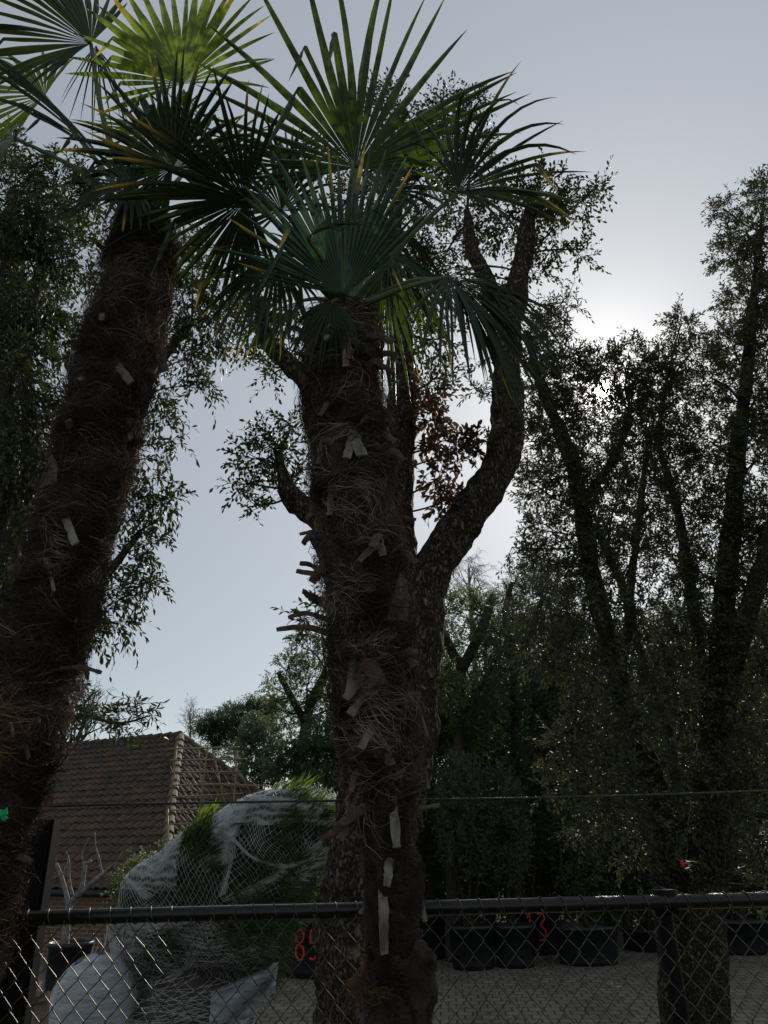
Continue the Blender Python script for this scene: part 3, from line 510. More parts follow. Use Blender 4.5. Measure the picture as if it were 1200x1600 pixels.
# ------------------------------------------------------------------ trees at the left behind the leaning palm
TY = 4.3
ta = thing('evergreen_tree', 'leafy evergreen tree behind the leaning palm with drooping twigs hanging over the sky', 'tree', ground_at(-70, 1600, TY))
g = at(-60, 1600, TY)
A1 = limb(ta, 'trunk', [(-62, 1990, TY, 44), (-60, 1600, TY, 40), (-45, 1300, TY, 36), (-20, 1050, TY, 32), (-4, 850, TY, 30), (4, 700, TY, 21.6), (12, 560, TY, 19.2), (16, 420, TY, 15.2), (22, 300, TY, 9.6)], dbark_m, .012, 24, 8)
A2 = limb(ta, 'branch', [(-15, 950, TY, 20), (30, 800, 4.2, 14.4), (50, 690, 4.2, 12.8), (40, 590, 4.2, 11.2), (50, 480, 4.3, 9.6), (75, 380, 4.3, 6.4)], dbark_m, .008, 18, 8)
A3 = limb(ta, 'branch', [(-10, 1000, TY, 16), (80, 880, 4.4, 12), (170, 740, 4.4, 10), (230, 600, 4.4, 8), (300, 500, 4.4, 6)], dbark_m, .006, 14, 8)
A4 = limb(ta, 'branch', [(-30, 1250, TY, 12), (60, 1160, 4.2, 8), (120, 1120, 4.1, 4), (185, 1130, 4.0, 2), (235, 1118, 4., 1)], dbark_m, .002, 8, 8)
A5 = limb(ta, 'branch', [(-20, 1150, TY, 14), (70, 1020, 4.3, 10), (150, 920, 4.3, 7), (220, 830, 4.3, 4)], dbark_m, .004, 10, 8)
crown(ta, [A1, A2, A3, A5], [(20, 300, 4.3, 60), (100, 290, 4.3, 65), (150, 300, 4.4, 40), (10, 230, 4.4, 40), (40, 400, 4.3, 75), (115, 400, 4.3, 70), (20, 520, 4.3, 70), (90, 530, 4.4, 65), (30, 640, 4.3, 70), (95, 640, 4.3, 50), (20, 760, 4.3, 60), (70, 740, 4.2, 45),
    (15, 880, 4.3, 60), (50, 960, 4.3, 40), (10, 1000, 4.3, 50), (-20, 700, 4.5, 70), (-30, 450, 4.5, 80), (285, 470, 4.4, 50), (330, 500, 4.4, 45), (360, 450, 4.4, 45), (300, 400, 4.5, 50), (300, 560, 4.4, 38), (320, 600, 4.3, 20), (255, 520, 4.4, 40), (250, 600, 4.3, 40), (250, 660, 4.3, 32), (272, 690, 4.3, 16),
    (215, 710, 4.3, 36), (238, 760, 4.3, 32), (265, 780, 4.3, 22), (205, 800, 4.3, 34), (232, 850, 4.3, 26), (190, 880, 4.3, 38), (225, 915, 4.3, 26), (165, 930, 4.3, 40), (185, 975, 4.3, 26), (145, 985, 4.3, 28), (120, 960, 4.4, 30), (150, 760, 4.5, 40), (180, 640, 4.5, 40), (15, 350, 3.9, 55), (45, 470, 3.9, 60), (15, 600, 3.9, 60), (50, 560, 3.9, 45), (60, 680, 3.9, 45), (10, 720, 3.9, 50), (70, 330, 3.9, 45), (5, 840, 3.9, 50), (45, 880, 3.9, 40)], .19, 10, .054, .0185, leaf_a, dens=.80, r0=.0014, droop=.5, up=.05, branch_r=.009)
crown(ta, [A4], [(150, 1115, 4.1, 26), (185, 1118, 4.0, 24), (215, 1108, 4.0, 18), (120, 1095, 4.1, 26), (190, 1145, 4.0, 16), (232, 1118, 4.0, 10), (130, 1040, 4.2, 12), (118, 1070, 4.2, 16)], .14, 8, .052, .014, leaf_a, dens=.55, name='hanging_foliage', droop=.4, branch_r=.004)
# ------------------------------------------------------------------ big trees on the right
RY = 5.4
tr = thing('holm_oak', 'dark holm oak with slanting leftward trunk, sun glaring through its crown right of centre', 'tree', ground_at(1085, 1600, 4.9))
B1 = limb(tr, 'trunk', [(1072, 2050, 5.1, 35.2), (1062, 1600, 5.1, 28.9), (1045, 1400, 5.2, 23.9), (1030, 1280, 5.3, 21.4), (1005, 1180, 5.3, 18.9), (970, 1080, RY, 15.7), (945, 980, RY, 13.9), (920, 870, RY, 12.6), (900, 750, RY, 11.3), (878, 680, RY, 9.4), (845, 600, RY, 6.9), (822, 520, RY, 3.7)], moss_m, .022, 28, 8)
B2 = limb(tr, 'branch', [(965, 1060, RY, 8.2), (985, 960, 5.6, 7.6), (965, 900, 5.6, 6.3), (930, 820, 5.7, 5.0)], moss_m, .01, 14, 6)
B3 = limb(tr, 'branch', [(1035, 1330, 5.3, 10.0), (1050, 1180, 5.6, 8.8), (1020, 1070, 5.7, 7.6), (985, 950, 5.8, 6.3), (1000, 800, 5.9, 5.0), (1010, 700, 5.9, 3.1)], dbark_m, .01, 14, 6)
B4 = limb(tr, 'branch', [(905, 790, RY, 8), (960, 715, 5.5, 6), (985, 640, 5.5, 3)], moss_m, .006, 12, 6)
RC = [(935, 605, 5.5, 30, .9), (975, 600, 5.6, 26, .8), (925, 565, 5.5, 24, .7), (852, 520, 5.4, 38), (880, 575, 5.4, 48), (850, 600, 5.5, 45), (900, 560, 5.5, 26, .6), (870, 660, 5.5, 52), (830, 690, 5.4, 40), (912, 645, 5.5, 38, .8), (955, 572, 5.6, 24, .7), (985, 560, 5.5, 36), (990, 630, 5.6, 34), (1020, 600, 5.6, 42), (935, 715, 5.5, 52), (990, 700, 5.6, 55),
    (880, 740, 5.4, 52), (840, 760, 5.4, 36), (905, 810, 5.4, 50), (855, 830, 5.3, 40), (960, 790, 5.5, 58), (1020, 780, 5.6, 55), (930, 880, 5.3, 50), (880, 900, 5.3, 42), (840, 870, 5.3, 30), (800, 855, 5.2, 20), (985, 870, 5.4, 55), (1010, 660, 5.7, 45), (948, 655, 5.8, 32, .6)]
crown(tr, [B1, B2, B3, B4], RC, .17, 11, .044, .0155, leaf_b, dens=.95, r0=.0016, up=.45, branch_r=.012)
crown(tr, [B1, B3], [(860, 950, 4.9, 50), (910, 960, 5., 50), (960, 960, 5.1, 50), (845, 1010, 4.9, 40), (890, 1030, 4.9, 50), (950, 1040, 5.1, 50), (1000, 960, 5.2, 50), (900, 1110, 4.8, 40), (880, 1170, 4.7, 36), (920, 1150, 4.7, 45), (960, 1150, 4.8, 45), (900, 1210, 4.7, 42), (860, 1220, 4.7, 28), (955, 1215, 4.8, 45), (990, 1120, 5., 50),
    (985, 1250, 4.8, 42), (945, 1270, 4.7, 36), (1000, 1300, 4.9, 32), (905, 1290, 4.7, 24), (985, 1345, 4.8, 22), (1060, 1060, 5.2, 50), (800, 960, 5.1, 26)], .16, 10, .042, .016, leaf_b, dens=.62, name='lower_foliage', up=.2, branch_r=.008)
t2 = thing('holm_oak', 'large twin-stemmed holm oak at the right edge, its crown climbing highest against the sky', 'tree', ground_at(1130, 1600, 5.0))
C1 = limb(t2, 'trunk', [(1112, 2050, 5.0, 41.5), (1106, 1600, 5.0, 31.4), (1100, 1420, 5.1, 27.7), (1108, 1250, 5.3, 25.2), (1120, 1120, 5.4, 21.4), (1128, 1000, 5.5, 17.6), (1138, 880, 5.6, 13.9), (1150, 740, 5.7, 11.3), (1165, 600, 5.7, 8.8), (1180, 450, 5.7, 5.7), (1188, 360, 5.7, 3.1)], moss_m, .024, 30, 8, seed=4)
C2 = limb(t2, 'branch', [(1118, 1160, 5.4, 16.3), (1150, 1020, 5.3, 15.1), (1180, 920, 5.2, 13.9), (1215, 820, 5.2, 12.6), (1250, 700, 5.2, 11.3)], moss_m, .018, 20, 8)
C3 = limb(t2, 'branch', [(1105, 1250, 5.3, 11.3), (1100, 1080, 5.6, 10.0), (1080, 930, 5.8, 8.2), (1060, 800, 5.9, 6.3), (1030, 690, 5.9, 4.4), (1040, 600, 5.9, 2.5)], dbark_m, .01, 14, 8)
crown(t2, [C1, C2, C3], [(1195, 300, 5.6, 34), (1130, 325, 5.6, 22), (1165, 360, 5.6, 40), (1140, 400, 5.6, 32), (1195, 400, 5.6, 50), (1170, 470, 5.6, 50), (1210, 520, 5.6, 60), (1145, 540, 5.6, 45), (1065, 505, 5.6, 24), (1080, 550, 5.6, 36), (1040, 560, 5.6, 26), (1110, 590, 5.6, 48), (1060, 620, 5.7, 48), (1180, 620, 5.6, 65),
    (1050, 700, 5.7, 52), (1110, 690, 5.6, 60), (1180, 720, 5.5, 65), (1070, 780, 5.7, 55), (1130, 800, 5.6, 60), (1195, 820, 5.5, 60), (1050, 870, 5.7, 55), (1110, 900, 5.5, 60), (1180, 920, 5.4, 60), (1230, 650, 5.6, 70), (1240, 850, 5.5, 70), (1240, 450, 5.6, 60), (1250, 1050, 5.3, 80)], .18, 11, .045, .0155, leaf_b, dens=1.0, r0=.0016, up=.5, branch_r=.014)
crown(t2, [C1, C2, C3], [(1060, 960, 5.5, 55), (1100, 1000, 5.5, 55), (1040, 1050, 5.5, 50), (1180, 1010, 5.2, 55), (1080, 1110, 5.4, 50), (1060, 1190, 5.2, 40), (1170, 1110, 5.1, 55), (1190, 1200, 5.0, 55), (1150, 1270, 4.9, 42), (1190, 1320, 4.9, 42), (1080, 1290, 5., 36), (1150, 1210, 5., 40), (1130, 1360, 5.0, 22), (1060, 1350, 5.0, 18), (1210, 1380, 5., 26), (1090, 1230, 5.1, 36)], .16, 10, .040, .015, leaf_b, dens=.75, name='lower_foliage', up=.2, branch_r=.008)
# ------------------------------------------------------------------ ground and paving
def sheet(name, x0, x1, y0, y1, z, m, kind='structure'):
    mb = MB(); mb.add([(x0, y0, z), (x1, y0, z), (x1, y1, z), (x0, y1, z)], None, [(0, 1, 2, 3)]); o = mb.build(name, m, smooth=False); o['kind'] = kind; return o
soil_m = mat('dark soil', (.07, .055, .04), (.035, .028, .02), rough=1, scale=3, bump=.6, bscale=20)
pav = bpy.data.materials.new('brick paving'); pav.use_nodes = True; n_ = pav.node_tree; N_ = n_.nodes; Lk = n_.links; p_ = N_['Principled BSDF']
t_ = N_.new('ShaderNodeTexCoord'); mp_ = N_.new('ShaderNodeMapping'); mp_.inputs['Rotation'].default_value = (0, 0, math.radians(4)); Lk.new(t_.outputs['Object'], mp_.inputs[0])
br = N_.new('ShaderNodeTexBrick'); br.inputs['Scale'].default_value = 1; br.inputs['Brick Width'].default_value = .21; br.inputs['Row Height'].default_value = .21; br.inputs['Mortar Size'].default_value = .012; br.offset = .5
br.inputs['Color1'].default_value = (.24, .21, .175, 1); br.inputs['Color2'].default_value = (.18, .155, .13, 1); br.inputs['Mortar'].default_value = (.045, .04, .03, 1); Lk.new(mp_.outputs[0], br.inputs[0])
nz_ = N_.new('ShaderNodeTexNoise'); nz_.inputs['Scale'].default_value = 1.3; nz_.inputs['Detail'].default_value = 8; Lk.new(t_.outputs['Object'], nz_.inputs[0])
mx_ = N_.new('ShaderNodeMix'); mx_.data_type = 'RGBA'; mx_.blend_type = 'MULTIPLY'; mx_.inputs[0].default_value = .7; Lk.new(br.outputs[0], mx_.inputs[6])
rp_ = N_.new('ShaderNodeValToRGB'); rp_.color_ramp.elements[0].position = .35; rp_.color_ramp.elements[1].position = .7; rp_.color_ramp.elements[0].color = (.5, .5, .42, 1); rp_.color_ramp.elements[1].color = (1, 1, 1, 1); Lk.new(nz_.outputs[0], rp_.inputs[0]); Lk.new(rp_.outputs[0], mx_.inputs[7]); Lk.new(mx_.outputs[2], p_.inputs[0])
bp_ = N_.new('ShaderNodeBump'); bp_.inputs['Strength'].default_value = .8; bp_.inputs['Distance'].default_value = .01; bp_.invert = True; Lk.new(br.outputs['Fac'], bp_.inputs['Height']); Lk.new(bp_.outputs[0], p_.inputs['Normal']); p_.inputs['Roughness'].default_value = .85
sheet('ground', -400, 400, -60, 700, 0, soil_m); sheet('paving', -14, 16, 4.2, 19.5, .004, pav)
mb = MB()   # fallen leaves scattered on the paving
n = 900; P = np.stack([rng.uniform(-5, 7, n), rng.uniform(10, 16, n), np.full(n, .012)], 1); leaves(mb, P, rng.normal(size=(n, 3))*[1, 1, .05], np.tile([0, 0, 1.], (n, 1))+rng.normal(size=(n, 3))*.3, rng.uniform(.03, .07, n), rng.uniform(.015, .03, n), 0, True)
o = mb.build('leaf_litter', mat('dry leaf', (.3, .2, .1), (.15, .1, .05), rough=.8)); o['kind'] = 'stuff'; tag(o, 'dry leaves scattered over the brick paving', 'leaf litter')
# ------------------------------------------------------------------ background trees
def btree(name, label, base_px, Y, trunk, forks, clumps, lm, twl=.30, leafL=.075, leafW=.034, dens=.9, bark=dbark_m, group=None, nl=9, droop=.15, up=.4, simple=True, shell=.35, gap=0.):
    trunk = [(a, b, r*.6) for a, b, r in trunk]
    g = at(trunk[-1][0], trunk[-1][1], Y)
    t = thing(name, label, 'tree', (g.x, Y, 0), group)
    pts = [(a, b, Y, r) for a, b, r in trunk]
    P = [np.array(at(*p[:3])) for p in pts]; R = [p[3]*mpp(q) for p, q in zip(pts, P)]
    P.append(np.array([P[-1][0], Y, 0.])); R.append(R[-1]*1.15); P = P[::-1]; R = R[::-1]
    Ps, Rs = smooth_path(P, R, 5); mb = MB(); tube(mb, Ps, Rs, 14, R[0]*.12, 5); mb.build('trunk', bark, t)
    Ls = [Ps]
    for f in forks: Ls.append(limb(t, 'branch', [(a, b, Y, r) for a, b, r in f], bark, .01, 10, 5, 5))
    crown(t, Ls, [(c[0], c[1], Y+(c[3] if len(c) > 3 else rng.normal()*.35), c[2]) for c in clumps], twl, nl, leafL, leafW, lm, dens=dens, simple=simple, branch_r=.02, r0=.003, droop=droop, up=up, shell=shell, gap=gap, bmat=bark)
    return t
btree('broadleaf_tree', 'small forked tree with yellow green leaves just right of the cork oak', None, 15.3, [(722, 1035, 10), (718, 1120, 11), (712, 1250, 13), (704, 1440, 14)],
    [[(722, 1045, 9), (700, 1005, 7), (684, 965, 6), (690, 920, 4)], [(722, 1045, 9), (740, 1010, 8), (756, 975, 8), (770, 930, 5)], [(718, 1130, 5), (745, 1080, 4), (770, 1040, 3)]],
    [(700, 950, 30), (735, 945, 34), (765, 960, 34), (690, 1000, 30), (740, 1000, 30), (790, 990, 30), (680, 1050, 34), (775, 1030, 30), (700, 1080, 40), (750, 1090, 45), (685, 1130, 40), (790, 1080, 40), (735, 1150, 40)], leaf_y, .28, .075, .036, .75)
btree('evergreen_tree', 'tall rounded evergreen rising against the sky between the forked small tree and the slanting oak', None, 16.2, [(800, 1000, 9), (805, 1150, 11), (810, 1440, 14)], [[(800, 1060, 7), (830, 980, 5), (850, 930, 4)], [(800, 1040, 7), (790, 960, 5), (800, 910, 3)]],
    [(810, 900, 26), (840, 880, 30), (870, 905, 40), (800, 935, 34), (840, 940, 45), (890, 950, 40), (790, 990, 40), (850, 1000, 50), (900, 1020, 50), (810, 1050, 50), (870, 1080, 55), (830, 1130, 55), (770, 1120, 40)], leaf_g, .30, .065, .026, .95)
k = 0
for bx, Y, top, wd, lm in [(660, 16.5, 1040, 52, leaf_c), (740, 17, 1010, 55, leaf_c), (905, 16.6, 990, 60, leaf_y), (985, 16.2, 980, 60, leaf_c), (1070, 16.4, 960, 65, leaf_g), (1160, 16.0, 980, 65, leaf_y), (1240, 16, 970, 65, leaf_c), (560, 16.4, 1100, 50, leaf_c), (850, 17.5, 960, 60, leaf_c)]:
    lab = ['dark tree filling the gap immediately right of the palm trunk', 'dark tree directly behind the small forked tree', 'mid green tree behind the glinting low oak leaves', 'dark tree behind the slanting oak trunk', 'grey green tree seen between the two right holm oaks', 'green tree behind the twin-stemmed oak', 'dark tree at the far right edge of the yard', 'dark tree hidden mostly behind the palm trunk', 'farthest dark tree behind the tub numbered 13'][k]; k += 1
    cl = []; y = top
    while y < 1400:
        for s in (-1, 0, 1): cl.append((bx+s*wd*.55+rng.normal()*9, y+rng.normal()*12, wd*.62*(.75 if y < top+40 else 1)))
        y += wd*.62
    btree('nursery_tree', lab, None, Y, [(bx, top+60, 6), (bx+3, top+200, 9), (bx+rng.normal()*5, 1440, 12)], [[(bx, top+200, 6), (bx-wd*.4, top+90, 4)], [(bx, top+160, 6), (bx+wd*.4, top+60, 4)]], cl, lm, .34, .08, .036, .62, group='trees in rows across the yard')
# dark stand of trees closing the view
def wood(name, x0, x1, Y, z0, z1, N, lm, Ls, Ws, dy=2.5, lumps=1.2):
    mb = MB(); x = rng.uniform(x0, x1, N); f = (x-x0)/(x1-x0)
    hh = np.array([noise.fractal(Vector((a*lumps, 3.3, Y)), 1, 2, 4) for a in x]); ztop = z0+(z1-z0)*(1+hh*.22)
    z = z0+(ztop-z0)*rng.random(N)**.8; y = Y+rng.uniform(-dy, dy, N)
    leaves(mb, np.stack([x, y, z], 1), rng.normal(size=(N, 3)), rng.normal(size=(N, 3))+[0, -.3, .8], Ls*rng.uniform(.6, 1.2, N), Ws*rng.uniform(.6, 1.2, N), 0, True)
    for xx in np.arange(x0, x1, 1.3): tube(mb, [(xx+rng.normal()*.3, Y+rng.normal(), 0), (xx+rng.normal()*.4, Y, z1*.8)], [.12, .05], 6, m=1, cap=False)
    o = mb.build(name, [lm, dbark_m]); o['kind'] = 'stuff'; return o
tag(wood('far_wood', -1.5, 19, 22, 0, 6.2, 60000, leaf_c, .22, .13), 'dark far wood closing the view behind the yard trees', 'wood')
tag(wood('undergrowth', -.6, 15, 19.2, 0, 2.6, 30000, leaf_c, .13, .06, 1.0), 'dark undergrowth in the shade behind the black tubs', 'undergrowth')
# left background
btree('evergreen_tree', 'round green tree with pale leaning trunk rising left of the palm beyond the netted bundle', None, 15.2, [(486, 1090, 12), (475, 1150, 13), (466, 1200, 13), (460, 1260, 14), (458, 1420, 15)], [[(480, 1110, 8), (510, 1050, 6)], [(478, 1130, 7), (450, 1080, 5), (435, 1050, 3)]],
    [(480, 1010, 30), (505, 990, 26), (520, 1040, 40), (450, 1040, 26), (430, 1075, 24), (480, 1070, 40), (440, 1110, 30), (510, 1110, 40), (500, 1165, 34), (425, 1095, 16), (470, 1130, 30), (545, 1080, 40)], leaf_y, .26, .07, .034, .62, bark=moss_m)
btree('evergreen_tree', 'black green low tree in shade directly left of the cork oak foot', None, 14, [(510, 1180, 6), (512, 1420, 10)], [], [(500, 1150, 30), (480, 1180, 34), (515, 1190, 40), (545, 1180, 30), (500, 1230, 40), (540, 1250, 40), (455, 1190, 28), (500, 1290, 40), (480, 1340, 40), (520, 1370, 40), (430, 1200, 20)], leaf_c, .28, .08, .04, 1.2)
btree('evergreen_tree', 'bushy tree with sky showing through behind the bamboo trellis and roof slope', None, 22, [(410, 1170, 4), (405, 1300, 6)], [[(408, 1180, 3), (380, 1150, 2)], [(408, 1190, 3), (440, 1150, 2)]],
    [(400, 1130, 18), (420, 1150, 22), (390, 1160, 20), (430, 1180, 24), (400, 1190, 22), (370, 1190, 18), (440, 1210, 22), (410, 1215, 20), (385, 1215, 18)], leaf_g, .34, .13, .06, .9)
btree('pine_tree', 'dark umbrella pine spreading beyond the roof ridge end', None, 34, [(372, 1140, 3), (380, 1200, 4), (384, 1260, 5)], [[(374, 1150, 2.4), (345, 1132, 1.6), (318, 1135, 1)], [(376, 1160, 2.4), (400, 1125, 1.6), (420, 1110, 1)], [(380, 1180, 2), (350, 1165, 1.4), (330, 1160, 1)]],
    [(322, 1132, 13), (340, 1127, 14), (358, 1121, 15), (378, 1114, 16), (398, 1106, 15), (414, 1112, 14), (330, 1145, 14), (355, 1142, 15), (380, 1136, 16), (405, 1130, 16), (310, 1146, 9), (345, 1160, 12), (372, 1160, 13), (335, 1168, 10), (428, 1105, 12), (398, 1150, 13), (366, 1178, 10)], leaf_c, .55, .22, .05, 2.2, up=.7)
# bare winter trees
def bare(name, label, base_px, top_px, Y, spread, n, m, r=.05, seed=1, weep=0., depth=3):
    rs = np.random.default_rng(seed); b = at(base_px[0], base_px[1], Y); tp = at(top_px[0], top_px[1], Y)
    t = thing(name, label, 'tree', (b.x, Y, 0)); mb = MB(); B = V3(b.x, Y, 0); Tt = np.array(tp)
    tube(mb, [B, (B+np.array(b))/2, np.array(b), (np.array(b)+Tt)/2, Tt], [r*1.6, r*1.3, r, r*.5, r*.15], 8, sm=4); mb.build('trunk', m, t); mb = MB()
    def rec(p, d, L, rr, k):
        q = p+d*L*.5+rs.normal(size=3)*L*.06; e = q+(d+rs.normal(size=3)*.2)*L*.5-np.array([0, 0, weep*L*(depth-k+.3)*.4]); tube(mb, [p, q, e], [rr, rr*.75, rr*.5], 4, cap=False)
        if k > 0:
            for s, pp in ((1, q), (1, e), (0, e)) if k > 1 else ((1, q), (1, e), (1, (q+e)/2), (1, (p+q)/2)):
                nd = nrm(d*.9+rs.normal(size=3)*.55+np.array([0, 0, .1-weep*.6])); rec(pp, nd, L*rs.uniform(.5, .75), max(rr*.55, r*.045), k-1)
    base = np.array(b)
    for i in range(n):
        f = rs.uniform(.05, .95); p = base+(Tt-base)*f; a = rs.random()*6.28; d = nrm(np.array([math.cos(a)*spread, math.sin(a)*spread*.6, 1.]))
        rec(p, d, np.linalg.norm(Tt-base)*.38*(1.1-f*.6), r*.45*(1.1-f), depth)
    mb.build('branches', m, t); return t
bare('bare_tree', 'leafless tree spreading fine branches above the left end of the tiled roof', (105, 1200), (150, 1082), 24, .9, 22, dbark_m, .10, 3)
bare('bare_tree', 'faint leafless birch standing up behind the roof ridge end', (297, 1160), (297, 1104), 38, .25, 16, white_bark, .06, 4)
bare('bare_tree', 'pale weeping birch with bare hanging twigs above the small forked tree', (738, 985), (732, 880), 26, .5, 22, white_bark, .09, 5, weep=.5)
# ------------------------------------------------------------------ house with the tiled roof
HZ = at(252, 1392, 15); zE = HZ.z; RG = at(282, 1150, 20); zR = RG.z
e = nrm(V3(-.9, .43, 0)); nn = V3(.43, .9, 0); nn = nrm(nn); H0 = np.array(HZ); RGv = np.array(RG); d_ = RGv-H0; tR = d_.dot(nn); sR = d_.dot(e); rise = zR-zE
house = thing('tiled_house', 'low brick building with weathered clay tile hip roof behind the bare pale tree', 'building', (H0[0], H0[1], 0))
def roof_face(o, along, upd, run, ls, le_fn, name):
    """tiles laid in courses; le_fn(t)->(s0, s1)"""
    L = math.hypot(run, rise); ex = .235; rows = int(L/ex); tw = .215; mb = MB(); nrmv = nrm(np.cross(along, upd*run+np.array([0, 0, rise]))); nrmv = nrmv if nrmv[2] > 0 else -nrmv
    slope = (upd*run+np.array([0, 0, rise]))/L
    us = np.array([0, .12, .28, .45, .62, .8, 1.0]); hs = np.array([.0, .012, .030, .038, .028, .008, .0])*1.3
    for r in range(rows+1):
        t0 = r*ex; f = min(1, t0/L); s0, s1 = le_fn(min(1, (t0+ex*.5)/L)); s = math.floor(s0/tw)*tw
        while s < s1:
            if s+tw*.5 >= s0:
                dz = rng.normal()*.004; sk = rng.normal()*.006; V = []
                tl_ = min(ex*1.22, L-t0+.02)
                for tt, lift in ((0, .034), (tl_, .0)):
                    for u, h in zip(us, hs): V.append(o+along*(s+u*tw*1.04+sk)+slope*(t0+tt)+nrmv*(h+lift+dz))
                for u, h in zip(us, hs): V.append(o+along*(s+u*tw*1.04+sk)+slope*t0+nrmv*(h+.014+dz))
                Q = [(i, i+1, 8+i, 7+i) for i in range(6)]+[(14+i, 15+i, i+1, i) for i in range(6)]
                mb.add(V, None, Q, attr=float(np.clip(rng.random()**2.2+.25*(1-f)+.5*noise.noise(Vector((s*.9, t0*1.3, 2.))), 0, 1)))
            s += tw
    return mb.build(name, tile_m, house, smooth=False, attr='tint')
Wl = 11.0
roof_face(H0, e, nn, tR, 0, lambda f: (sR*f, Wl), 'roof')
roof_face(H0, nn, e, sR, 0, lambda f: (tR*f, 2*tR-tR*f), 'roof')
H2 = H0+nn*2*tR
# roof underlay + far slopes as one solid
mb = MB(); off = np.array([0, 0, -.03]); Rl = RGv+e*(Wl-sR); El = H0+e*Wl; Er = H2+e*Wl
mb.add([H0+off, RGv+off, Rl+off, El+off, H2+off, Er+off], [(0, 1, 4)], [(0, 3, 2, 1), (1, 2, 5, 4)]); mb.build('roof_deck', tile_m, house, smooth=False, attr='tint')
def caps(a, b, name):
    mb = MB(); L = np.linalg.norm(b-a); d = (b-a)/L; n = int(L/.34)
    for i in range(n):
        p = a+d*(i*.34); q = p+d*.39; tube(mb, [p+V3(0, 0, .015), q+V3(0, 0, .0)], [.125, .095], 10, rough=.006, fr=8)
    mb.build(name, ridge_m, house, smooth=False)
caps(H0, RGv, 'hip_tiles'); caps(H2, RGv, 'hip_tiles'); ridge_m = tile_m; caps(RGv, Rl, 'ridge_tiles')
brick = bpy.data.materials.new('brick wall'); brick.use_nodes = True; n_ = brick.node_tree; b_ = n_.nodes.new('ShaderNodeTexBrick'); tcx = n_.nodes.new('ShaderNodeTexCoord'); b_.inputs['Scale'].default_value = 1
b_.inputs['Brick Width'].default_value = .22; b_.inputs['Row Height'].default_value = .075; b_.inputs['Mortar Size'].default_value = .01; b_.inputs['Color1'].default_value = (.19, .10, .06, 1); b_.inputs['Color2'].default_value = (.12, .065, .042, 1); b_.inputs['Mortar'].default_value = (.22, .19, .15, 1)
n_.links.new(tcx.outputs['UV'], b_.inputs[0]); n_.links.new(b_.outputs[0], n_.nodes['Principled BSDF'].inputs[0]); n_.nodes['Principled BSDF'].inputs['Roughness'].default_value = .9
def wall(a, b, z, name):
    me = bpy.data.meshes.new(name); o0 = wloc(house); th_ = nrm(np.cross(b-a, [0, 0, 1.]))*.2; V = [a, b, b+V3(0, 0, z), a+V3(0, 0, z), a+th_, b+th_, b+th_+V3(0, 0, z), a+th_+V3(0, 0, z)]
    me.from_pydata([tuple(v-np.array(o0)) for v in V], [], [(0, 1, 2, 3), (5, 4, 7, 6), (1, 5, 6, 2), (4, 0, 3, 7), (3, 2, 6, 7)]); uv = me.uv_layers.new(); Lw = float(np.linalg.norm(b-a))
    for f in me.polygons:
        c = [(0, 0), (Lw, 0), (Lw, z), (0, z)]
        for li, cc_ in zip(f.loop_indices, c): uv.data[li].uv = cc_
    me.materials.append(brick); link(bpy.data.objects.new(name, me), house)
ins = .35; w0 = H0*[1, 1, 0]+(e+nn)*ins; wall(w0+e*(Wl-.6), w0, zE-.02, 'wall'); wall(w0, w0+nn*(2*tR-2*ins), zE-.02, 'wall')
mb = MB(); tube(mb, [H0-nn*.05+V3(0, 0, -.06), H0-nn*.05+e*Wl+V3(0, 0, -.06)], [.06, .06], 10); mb.build('gutter', pot_m, house)
# bamboo trellis leaning in front of the hip end
tb = thing('bamboo_trellis', 'tall see-through bamboo cane trellis standing against the right slope of the tiled roof', 'trellis', ground_at(320, 1420, 13.2))
mb = MB()
def cane(a, b, r=.014): tube(mb, [np.array(at(*a)), np.array(at(*b))], [r, r*.9], 6)
for y in (1170, 1188, 1207, 1227, 1246, 1266, 1288): cane((266, y, 13.2), (370+rng.uniform(0, 22), y-2+rng.normal()*2, 13.2))
cane((350, 1226, 13.2), (420, 1228, 13.2))
for a, b in (((276, 1165), (262, 1300)), ((325, 1165), (308, 1300)), ((332, 1172), (360, 1290)), ((371, 1172), (362, 1300)), ((310, 1170), (322, 1300))): cane((a[0], a[1], 13.23), (b[0], b[1], 13.23), .017)
for i in range(9): cane((266+i*13, 1198, 13.26), (300+i*13, 1262, 13.26), .007); cane((262+i*13, 1252, 13.27), (294+i*12, 1300, 13.27), .007)
cane((262, 1260, 13.2), (262, 1500, 13.2), .02); cane((362, 1260, 13.2), (362, 1500, 13.2), .02)
mb.build('cane_lattice', bamboo_m, tb)
sh = thing('climbing_shrub', 'dark green shrub growing over the roof eave behind the netted bundle', 'shrub', ground_at(215, 1400, 13.4)); mbt = MB(); gp = V3(*ground_at(215, 1400, 13.4)); tube(mbt, [gp, np.array(at(215, 1390, 13.4))], [.05, .03], 8); mbt.build('stem', dbark_m, sh)
crown(sh, None, [(200, 1372, 13.4, 22), (225, 1352, 13.4, 24), (250, 1335, 13.4, 22), (235, 1375, 13.4, 24), (185, 1395, 13.4, 14), (255, 1360, 13.4, 26)], .22, 9, .055, .03, leaf_y, dens=.9, simple=True, name='foliage')
